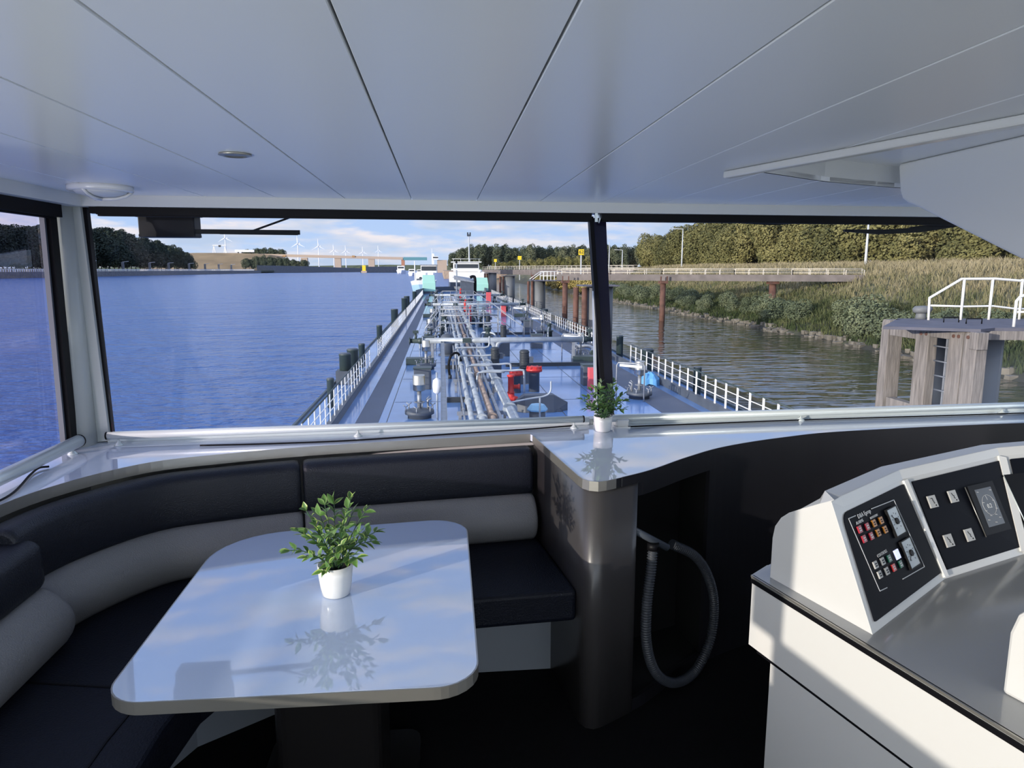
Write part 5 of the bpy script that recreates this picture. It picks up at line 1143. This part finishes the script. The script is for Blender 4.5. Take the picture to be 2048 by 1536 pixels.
hp_ = thing('black_hose', 'thick black hose bent up beside the tray', 'hose', (.3, 34, DECK)); part('hose', MB().tube(catmull([V(.05, 0, 0), V(.0, 0, .7), V(.15, 0, 1.15), V(.45, .2, 1.2), V(.6, .3, .8)], 6), .06, 8), M_blk, hp_); part('coupling', MB().tube([V(.05, 0, 0), V(.05, 0, .18)], .09, 10), M_dusk, hp_)
tpn = obj('blue_tarpaulin', MB().loft([[V(9.45 + .42 * math.cos(a) * s * (1 + .25 * math.sin(3 * a + s * 4)), 31.4 + .5 * math.sin(a) * s * (1 + .2 * math.cos(5 * a)), DECK + z_ + .05 * math.sin(4 * a + 9 * s)) for a in [2 * math.pi * j / 16 for j in range(16)]] for s, z_ in ((1, .03), (.9, .28), (.6, .45), (.2, .55))]), M_blue); tag(tpn, 'crumpled bright blue tarpaulin beside the nearest starboard rail', 'tarpaulin')
mh = thing('mooring_rope', 'coiled grey mooring hose lying along the starboard rail', 'rope', (9.2, 48, DECK)); part('rope', MB().tube(catmull([V(.3 * math.sin(k * 1.3), k * 1.0 - 5, .12 + .2 * abs(math.sin(k * .9))) for k in range(12)], 4), .11, 8), M_galv, mh); part('end_coupling', MB().tube([V(0, -5.4, .15), V(0, -5, .15)], .15, 10), M_dgreen, mh)
# clusters of valves between the manifolds
vc = thing('valve_cluster', 'cluster of dark valves and pale pipes on the deck ahead', 'valve', (-.95, 47, DECK), 0, 'valve clusters ahead on the deck')
part('body', MB().lathe([(.22, 0), (.22, .4), (.3, .42), (.3, .5), (.16, .52), (.14, .9), (.2, .92), (.2, 1.0), (.03, 1.02)], n=14), M_dgreen, vc)
part('handwheel', MB().tube([V(.22 * math.cos(2 * math.pi * j / 14), .22 * math.sin(2 * math.pi * j / 14), 1.15) for j in range(14)], .025, 5, False, True).tube([V(-.22, 0, 1.15), V(.22, 0, 1.15)], .02, 5).tube([V(0, 0, 1), V(0, 0, 1.15)], .03, 6), M_galv, vc)['kind'] = 'stuff'
part('pipe', MB().tube(catmull([V(-.5, 0, 0), V(-.5, 0, .5), V(-.3, 0, .7), V(.3, 0, .7), V(.5, 0, .5), V(.5, 0, 0)], 5), .06, 8), M_pipe, vc)
rv = random.Random(5)
for i in range(46):
    y = 49 + i * 1.9 + rv.uniform(-.6, .6); x = rv.choice([-.95, -.6, .1, .45, 2.7, 3.1, 3.6, 4.6, 7.9, 8.4]) + rv.uniform(-.15, .15)
    dup(vc, (x, y, DECK), rv.uniform(0, 6), rv.uniform(.85, 1.35))
# foreship: mint winch covers, dark house, bow
for x, y, w, h, l in ((-2.65, 158, 2.8, 4.0, 'mint green winch cover on the port side of the bow'), (10.9 - 2.1, 160, 3.3, 3.4, 'mint green winch cover on the starboard side of the bow')):
    t = thing('winch_cover', l, 'cover', (x, y, DECK)); part('cover', MB().loft([[V(-w / 2, -1, z_) + V(0, b_, 0), V(w / 2 * k, -1 + b_, z_), V(w / 2 * k, 1.4, z_), V(-w / 2, 1.4, z_)] for z_, k, b_ in ((.5, 1, 0), (h * .6, 1, 0), (h * .62, .97, .08), (h, .86, .25))]), M_mint, t, .06); part('foot', MB().box((0, .2, .25), (w, 2.2, .5)), M_hullg, t)
dh = thing('deck_house', 'dark slate deck house with sloping pale roof at the bow', 'house', (4.9, 146, DECK)); part('walls', MB().box((.3, 0, 1.5), (2.6, 4, 3.0)), M_hullg, dh); part('roof', MB().loft([[V(-2.3, -2.3, 3.2), V(1.7, -2.3, 2.6), V(1.7, -2.3, 2.8), V(-2.3, -2.3, 3.9)], [V(-2.3, 2.3, 3.4), V(1.7, 2.3, 3.2), V(1.7, 2.3, 3.4), V(-2.3, 2.3, 4.0)]]), M_galv, dh); part('vent_pipe', MB().tube(catmull([V(1.9, -1, 0), V(1.9, -1, 3.3), V(1.5, -1, 3.8), V(.9, -1, 3.6)], 6), .3, 10), M_blk, dh)
ms = thing('bow_mast', 'cluttered pale mast with radar arm at the bow', 'mast', (3.2, 150, DECK)); part('mast', MB().tube([V(0, 0, 0), V(0, 0, 6.5)], .16, 8), M_pipe, ms); part('radar_arm', MB().box((0, -.2, 5.2), (2.2, .25, .3)), M_wht, ms); part('platform', MB().box((0, 0, 3.6), (1.6, 1.2, .12)), M_galv, ms); part('lamp', MB().lathe([(.2, 6.5), (.25, 6.7), (.02, 7)], n=10), M_blk, ms)
bw = thing('bulwark', 'grey bow bulwark rising ahead of the winch covers', 'bulwark', (3, 165, DECK))
for a, b in zip(hull[3:8], hull[4:]): obj('plate', MB().bar(V(a[0], a[1], DECK + .6), V(b[0], b[1], DECK + .6), .12, 1.2), M_hullg, bw)

# ---------------------------------------------------------------- other vessels
wv = thing('motor_vessel', 'white motor vessel with pale blue hull moored ahead on the left', 'ship', (-4.6, 178, WATER))
hl = [(-3.3, 1.55, 0.), (-3.3, 1.9, 0)]
rg = []
for y_, w0, w1, z1 in ((0, .15, .9, 2.9), (3, 1.3, 2.3, 2.7), (8, 2.5, 3.0, 2.5), (40, 2.6, 3.0, 2.4)): rg.append([V(-w0, y_, .0), V(w0, y_, .0), V(w1, y_ - (1.2 if y_ < 1 else 0), z1), V(-w1, y_ - (1.2 if y_ < 1 else 0), z1)])
part('hull', MB().loft(rg), mat('hull_pale_blue', (.36, .56, .68), .5), wv); part('boot_stripe', MB().loft([[V(p.x * 1.02, p.y - .03, p.z * .0 + k) for k, p in ((-.4, r[0]), (-.4, r[1]), (.7, r[1] * .7 + r[2] * .3), (.7, r[0] * .7 + r[3] * .3))] for r in rg]), mat('hull_brown', (.20, .13, .08), .7), wv)
part('bulwark', MB().loft([[V(-r[2].x, r[2].y, r[2].z), V(r[2].x, r[2].y, r[2].z), V(r[2].x * 1.08, r[2].y - .2, r[2].z + 1.0), V(-r[2].x * 1.08, r[2].y - .2, r[2].z + 1.0)] for r in rg]), M_wht, wv)
part('cabin', MB().box((.3, 9, 4.4), (4.8, 8, 2.6)), M_wht, wv, .1); part('wheelhouse', MB().box((1.4, 16, 6.6), (4.2, 6, 2.0)), M_wht, wv, .1); part('window', MB().box((1.4, 12.96, 6.75), (3.9, .1, 1.1)), M_dusk, wv); part('roof', MB().box((1.4, 16, 7.7), (4.7, 6.8, .22)), M_galv, wv)
for x in (-.6, .9, 1.5): part('porthole', MB().tube([V(x, 4.97, 4.3), V(x, 4.9, 4.3)], .35, 12), M_dusk, wv)
part('mast', MB().tube([V(-1.9, 3, 3), V(-1.9, 3, 8.6)], .14, 8), M_wht, wv); part('winch', MB().box((-.9, 2.2, 3.8), (1.2, 1, .9)), M_hullg, wv)
b2 = thing('cargo_vessel', 'white wheelhouse vessel lying just ahead of our bow', 'ship', (8.2, 215, WATER))
part('hull', MB().box((0, 20, 1.4), (11, 50, 2.8)), M_hullg, b2); part('cabin', MB().box((-.5, 6, 4.2), (10.4, 14, 3.2)), M_wht, b2, .1); part('wheelhouse', MB().box((-.5, 8, 7.2), (7.8, 6, 2.6)), M_wht, b2, .1); part('window', MB().box((-.5, 4.95, 7.5), (7.2, .1, 1.2)), M_dusk, b2); part('roof', MB().box((-.5, 8, 8.75), (9.2, 7.6, .24)), M_wht, b2)
for x in (-4.4, -2.2, .6, 3.4): part('roof_post', MB().tube([V(x, 4.6, 8.8), V(x, 4.6, 9.7)], .05, 6), M_wht, b2)
part('roof_rail', MB().tube([V(-4.8, 4.6, 9.7), V(3.9, 4.6, 9.7)], .06, 6), M_wht, b2); part('rail_box', MB().box((-2.4, 2, 5.0), (3.6, 1.2, 1.4)), mat('tarp_slate', (.18, .24, .34), .6), b2); part('life_raft', MB().lathe([(.05, 0), (.6, .2), (.6, .9), (.05, 1.1)], (3.4, -.5, 5.4), 12), M_wht, b2)
tm = thing('deck_mast', 'tall pale mast with two floodlights beside the white wheelhouse', 'mast', (8.9, 228, WATER + 2.8)); part('pole', MB().tube([V(0, 0, 0), V(0, 0, 14.6)], [.3, .16], 8), M_lamp, tm)
for x in (-.38, .38): part('floodlight', MB().box((x, -.2, 14.6), (.42, .4, 1.2)), M_dusk, tm)
for i, (px_, yb, Y, s, l) in enumerate(((801, 546, 1150, 4.2, 'small white yacht farthest left ahead near the concrete pier'), (823, 549, 760, 2.4, 'small white yacht ahead left of the white motor vessel'), (838, 547, 900, 2.2, 'small white boat ahead behind the white motor vessel'))):
    x = fx(px_, Y); t = thing('yacht', l, 'boat', (x, Y, WATER)); k = s * 1.5
    part('hull', MB().loft([[V(-a * k, y_ * k, 0), V(a * k, y_ * k, 0), V(b * k, y_ * k, .9 * k), V(-b * k, y_ * k, .9 * k)] for y_, a, b in ((-1.2, .1, .3), (0, .8, 1.1), (3, 1, 1.2))]), M_wht, t); part('cabin', MB().box((0, 1.6 * k, 1.4 * k), (1.8 * k, 2 * k, 1.1 * k)), M_wht, t); part('window', MB().box((0, .58 * k, 1.5 * k), (1.5 * k, .06 * k, .4 * k)), M_dusk, t)

# ---------------------------------------------------------------- steel dolphins, footbridges, wooden dolphin
def pile(mb, x, y, r, z1, n=14): mb.tube([V(x, y, -7), V(x, y, z1)], r, n)
for i, (x, y, r, zt, l) in enumerate(((13.9, 62, 1.15, .25, 'big grey steel dolphin half hidden behind the smoked mullion'), (13.75, 100, .85, .15, 'grey steel dolphin carrying the platform of the near footbridge'), (14.3, 150, 1.1, .35, 'grey steel dolphin second farthest along the starboard side'), (14.6, 205, 1.2, .7, 'grey steel dolphin farthest along the starboard side'))):
    t = thing('steel_dolphin', l, 'dolphin', (x, y, WATER)); obj('main_pile', (lambda m: (pile(m, x, y, r, zt), m)[1])(MB()), M_steelpile, t)
    for k, dx in enumerate((-1.25, -1.75)): obj('fender_pile', (lambda m: (pile(m, x + r * dx, y - .4 + k, r * .22, zt - .1, 10), m)[1])(MB()), M_rust, t)
    obj('cap_plate', MB().box((x - .2, y, zt + .06), (r * 2.8, r * 2.6, .12)), M_plat, t)
def bridge_rail(t, a, b, h, n, m=M_wht, th=.05):
    for f in (.5, 1): obj('rail', MB().tube([a + V(0, 0, h * f), b + V(0, 0, h * f)], th * .8, 6), m, t)
    for i in range(n + 1): p = a.lerp(b, i / n); obj('rail_post', MB().box(p + V(0, 0, h / 2), (th * 1.6, th * 1.6, h)), m, t)
M_railtan = mat('rail_cream', (.62, .57, .48), .5)
def footbridge(label, pts, z0, z1, h, nposts):
    t = thing('footbridge', label, 'footbridge', V(*pts[0], z0)); P = [V(*p, 0) for p in pts]
    for a, b in zip(P, P[1:]):
        d = (b - a).normalized(); n = V(-d.y, d.x, 0)
        obj('girder', MB().bar(a + V(0, 0, (z0 + z1) / 2), b + V(0, 0, (z0 + z1) / 2), .25, z1 - z0), M_girder, t); obj('girder', MB().bar(a + n * 1.6 + V(0, 0, (z0 + z1) / 2), b + n * 1.6 + V(0, 0, (z0 + z1) / 2), .25, z1 - z0), M_girder, t)
        obj('walkway_deck', MB().bar(a + n * .8 + V(0, 0, z1 - .1), b + n * .8 + V(0, 0, z1 - .1), 1.5, .1), M_plat, t)
        k = max(2, round((b - a).length / 1.9)); bridge_rail(t, a + V(0, 0, z1 - .15), b + V(0, 0, z1 - .15), h, k, M_railtan); bridge_rail(t, a + n * 1.6 + V(0, 0, z1), b + n * 1.6 + V(0, 0, z1), h, k, M_railtan)
    return t
fb = footbridge('long brown footbridge with cream railing reaching the right bank', [(15.6, 96), (22, 92), (28, 89.2), (36, 85.5), (42, 82.5), (49.2, 79.5)], .28, 1.08, .72, 4)
fb2 = footbridge('second brown footbridge farther ahead with cream railing', [(14.5, 250), (20, 236), (27, 216), (34, 200), (48.5, 178)], .1, 1.7, 1.1, 3)
for x, y, z1, r, l in ((16.3, 93.6, .25, .36, 'rusty pile under the left end of the long footbridge'), (28.0, 88.6, .25, .36, 'rusty red pile standing in the water under the long footbridge'), (40.3, 84.0, .25, .42, 'rusty dark pile on the grassy bank under the long footbridge'), (44, 184.6, .1, .5, 'rusty pile under the second footbridge right of the mullion'), (17.6, 205 + 36, .1, .5, 'rusty pile under the left end of the second footbridge'), (27.5, 214.5, .1, .5, 'rusty pile under the middle of the second footbridge')):
    t = thing('bridge_pile', l, 'pile', (x, y, -5)); m = MB(); m.tube([V(x, y, -7), V(x, y, z1 - .3)], r, 16); obj('pile', m, M_rust, t); obj('saddle', MB().box((x, y, z1 - .15), (r * 2.6, 1.2, .3)).box((x - r * 1.1, y - .35, z1 + .2), (.12, .2, .8)).box((x + r * 1.1, y - .35, z1 + .2), (.12, .2, .8)), M_rust, t)
ap = thing('access_platform', 'white railed access platform on the near steel dolphin', 'platform', (14.4, 99, .2)); obj('floor_plate', MB().box((14.6, 98, .2), (3.6, 3.4, .14)), M_plat, ap)
for a, b, n in ((V(12.9, 96.4, .27), V(16.3, 96.4, .27), 5), (V(12.9, 99.6, .27), V(16.3, 99.6, .27), 5)):
    bridge_rail(ap, a + V(0.9, 0, 0), b, 1.15, n)
    obj('rail', MB().tube([a + V(-.6, 0, .1), a + V(.9, 0, 1.15)], .045, 6), M_wht, ap)

# wooden dolphin with ladder close by on starboard
wd = thing('timber_dolphin', 'weathered timber mooring dolphin with ladder on the right', 'dolphin', (15.5, 21, WATER))
XD = 14.0                                   # fender face towards the ship, running along Y
def dx_(px, py): return atx(px, py, XD)
def fpost(pl, pr, py, th, zt=None):
    a, b = dx_(pl, py), dx_(pr, py); y0, y1 = b.y, a.y; zt = (a.z + b.z) / 2 if zt is None else zt; m = MB(); rr = []
    for z_, k in ((WATER - 1.5, 1.0), (-2.5, 1.0), (-.8, .985), (zt - .1, .97), (zt, .9)):
        c = (y0 + y1) / 2; h = (y1 - y0) / 2 * k; o = (1 - k) * .4
        rr.append([V(XD + o, c - h, z_), V(XD + th - o, c - h, z_), V(XD + th - o, c + h, z_), V(XD + o, c + h, z_)])
    m.loft(rr); return obj('fender_post', m, M_wood, wd, bevel=.015)
pz = dx_(1900, 655).z
fpost(1763, 1778, 648, .50, pz + .02); fpost(1832, 1859, 656, .30, pz - .06); fpost(1899, 1927.5, 656, .32, pz - .06); fpost(1929, 1956, 660, .34, pz - .07)
def beam(pl, pr, yt, yb, th, off=.02, name='header_timber'):
    a, b = dx_(pl, yt), dx_(pr, yb); obj(name, MB().box((XD + off + th / 2, (a.y + b.y) / 2, pz - .12 - (yb - yt) / 1420 * 10), (th, a.y - b.y, (yb - yt) / 1420 * 20)), M_wood, wd, bevel=.015)
beam(1779, 1834, 655, 679, .26); beam(1860, 1899, 656, 671, .24)
p, q = dx_(1768, 800), dx_(1840, 806); obj('lower_timber', MB().box((XD + .2, (p.y + q.y) / 2, p.z - .05), (.28, p.y - q.y, .3)), M_wood, wd, bevel=.015)
for yy in (693, 723, 753, 782):
    p, q = dx_(1860, yy), dx_(1900, yy + 3); obj('rung', MB().tube([V(XD + .12, p.y, (p.z + q.z) / 2), V(XD + .12, q.y, (p.z + q.z) / 2)], .022, 8), M_galv, wd)
p = dx_(1874, 700); obj('ladder_stile', MB().box((XD + .3, p.y, -2.4), (.05, .05, 4.4)), M_galv, wd)
obj('steel_pile', MB().tube([V(15.4, 18.75, -7), V(15.4, 18.75, pz - .1)], .46, 16), M_steelpile, wd); obj('steel_pile', MB().tube([V(15.6, 20.6, -7), V(15.6, 20.6, pz - .1)], .34, 14), M_steelpile, wd)
c = [atz(x, y, pz) for x, y in ((1766, 654), (1796, 638), (2075, 638.5), (2075, 658), (1990, 657), (1962, 660), (1900, 658))]
obj('platform_plate', MB().prism([(p.x, p.y) for p in c], pz - .06, pz + .02), M_plat, wd)
p, q = atz(1972, 658, pz), atz(2075, 658.5, pz); obj('edge_beam', MB().bar(V(p.x, p.y + .15, pz - .18), V(q.x, q.y + .15, pz - .18), .2, .24), M_wood, wd)
p = atz(1975, 662, pz); obj('beam_end', MB().box((p.x - .05, p.y + .2, pz - .28), (.32, .3, .46)), M_wood, wd, bevel=.02)
for l_, r_ in ((1842, 1852), (1907, 1917), (1936, 1945)):
    for q_ in (l_, r_): p = dx_(q_, 667 + (q_ - 1842) * .08); obj('bolt_hole', MB().tube([V(XD - .012, p.y, p.z), V(XD + .03, p.y, p.z)], .05, 10), M_rust, wd)
for l_, r_, yy in ((1887, 1917, 646), (1932, 1963, 649)):
    p, q = atz(l_, yy, pz), atz(r_, yy, pz); obj('grab_handle', MB().tube([V(p.x, p.y, pz), V(p.x, p.y, pz + .17), V(q.x, q.y, pz + .17), V(q.x, q.y, pz)], .02, 6), M_blk, wd)
nb_ = thing('bollard', 'grey mushroom bollard on the corner of the timber dolphin', 'bollard', (0, 0, 0)); pc = atz(1841, 639, pz)
obj('stem', MB().lathe([(.17, 0), (.15, .1), (.14, .25), (.17, .3)], (pc.x, pc.y, pz + .02), 16), M_steelpile, nb_); obj('head', MB().loft([ring(V(pc.x + dx, pc.y, pz + z_), r_, 16, 1.25, 1) for z_, r_, dx in ((.20, .14, 0), (.24, .22, .02), (.34, .25, .04), (.42, .2, .05), (.44, .04, .05))], True, True), M_steelpile, nb_)
yr = atz(1921, 641, pz).y
wr_ = thing('platform_railing', 'white tube railing standing on the timber dolphin platform', 'railing', (16.5, yr, pz))
def rp_(x, y): return aty(x, y, yr)
topl = [rp_(1857, 640), rp_(1859, 596), rp_(1923, 558), rp_(1990, 557.5), rp_(2046, 562)]; topl[0].z = pz
obj('top_rail', MB().tube(topl + [topl[-1] + V(1.4, .2, 0), topl[-1] + V(1.45, .2, -1.4)], .04, 10), M_wht, wr_)
obj('mid_rail', MB().tube([rp_(1860, 611), rp_(1930, 613), rp_(1985, 612), rp_(2034, 618), rp_(2034, 618) + V(1.2, .2, 0)], .03, 8), M_wht, wr_)
for xt, xb in ((1929, 1921), (1986, 1977), (2045, 2038)): p, q = rp_(xt, 558), rp_(xb, 640); q.z = pz; obj('post', MB().tube([q, p], .04, 10), M_wht, wr_)
yr = atz(2025, 655, pz).y
w2_ = thing('platform_railing', 'second white tube railing at the right edge of the platform', 'railing', (17, yr, pz))
topl = [rp_(2027, 655), rp_(2033, 602), rp_(2040, 594), rp_(2060, 586)]; topl[0].z = pz
obj('top_rail', MB().tube(topl + [topl[-1] + V(1.5, .1, 0), topl[-1] + V(1.55, .1, -1.35)], .04, 10), M_wht, w2_); obj('mid_rail', MB().tube([rp_(2033, 624), rp_(2060, 624) + V(1.4, .1, 0)], .03, 8), M_wht, w2_)

# ---------------------------------------------------------------- wipers outside the front glass
wp = thing('window_wiper', 'black wiper motor box and arm hanging outside the left front pane', 'wiper', (-1, 3.6, 1.9)); yw = 3.62
def wq(x, y, o=0): return aty(x, y, yw + (x - 272) / 1420 * .35 + o)
c0, c1 = wq(272, 428), wq(393, 475); obj('motor_box', MB().box(((c0.x + c1.x) / 2, yw + .06, (c0.z + c1.z) / 2 + .02), (c1.x - c0.x, .10, c0.z - c1.z + .04)), M_blk, wp, bevel=.006)
obj('mount', MB().box(((c0.x + c1.x) / 2, yw + .05, 2.05), (.3, .05, .2)), M_blk, wp); obj('box_flange', MB().box(((c0.x + c1.x) / 2, yw + .06, c1.z + .008), (c1.x - c0.x - .004, .11, .012)), M_blk, wp)
obj('wiper_arm', MB().bar(wq(385, 463), wq(600, 465), .016, .022), M_blk, wp); obj('strut', MB().bar(wq(505, 462), wq(588, 432), .009, .009), M_blk, wp); obj('blade', MB().bar(wq(440, 466), wq(596, 468), .008, .012), M_blk, wp)
wp2 = thing('window_wiper', 'black curved wiper blade hanging outside the right front pane', 'wiper', (2.2, 3.8, 1.9)); yw2 = 3.80
def wr2(x, y): return aty(x, y, yw2)
obj('mount', MB().box((wr2(1975, 440).x, yw2, 2.03), (.06, .05, .22)), M_blk, wp2)
pts = [wr2(1688, 461), wr2(1760, 464), wr2(1840, 460), wr2(1905, 451), wr2(1960, 440)]
obj('blade', MB().loft([[p + V(0, -.008, -w_), p + V(0, .008, -w_), p + V(0, .008, w_), p + V(0, -.008, w_)] for p, w_ in zip(pts, (.006, .013, .013, .011, .01))]), M_blk, wp2); obj('arm', MB().bar(wr2(1820, 456), wr2(1975, 440), .012, .012), M_blk, wp2)
hng = thing('wiper_drape', 'black sagging wiper cover under the right front blind', 'wiper', (1.6, 3.7, 1.95)); pts = [wr2(1400, 440), wr2(1460, 444), wr2(1540, 449), wr2(1620, 445), wr2(1690, 440)]
obj('cover', MB().loft([[p + V(0, -.008, 0), p + V(0, .008, 0), V(p.x, p.y + .008, 1.99), V(p.x, p.y - .008, 1.99)] for p in pts]), M_blk, hng); obj('seam', MB().tube(pts, .004, 6), M_blk, hng)
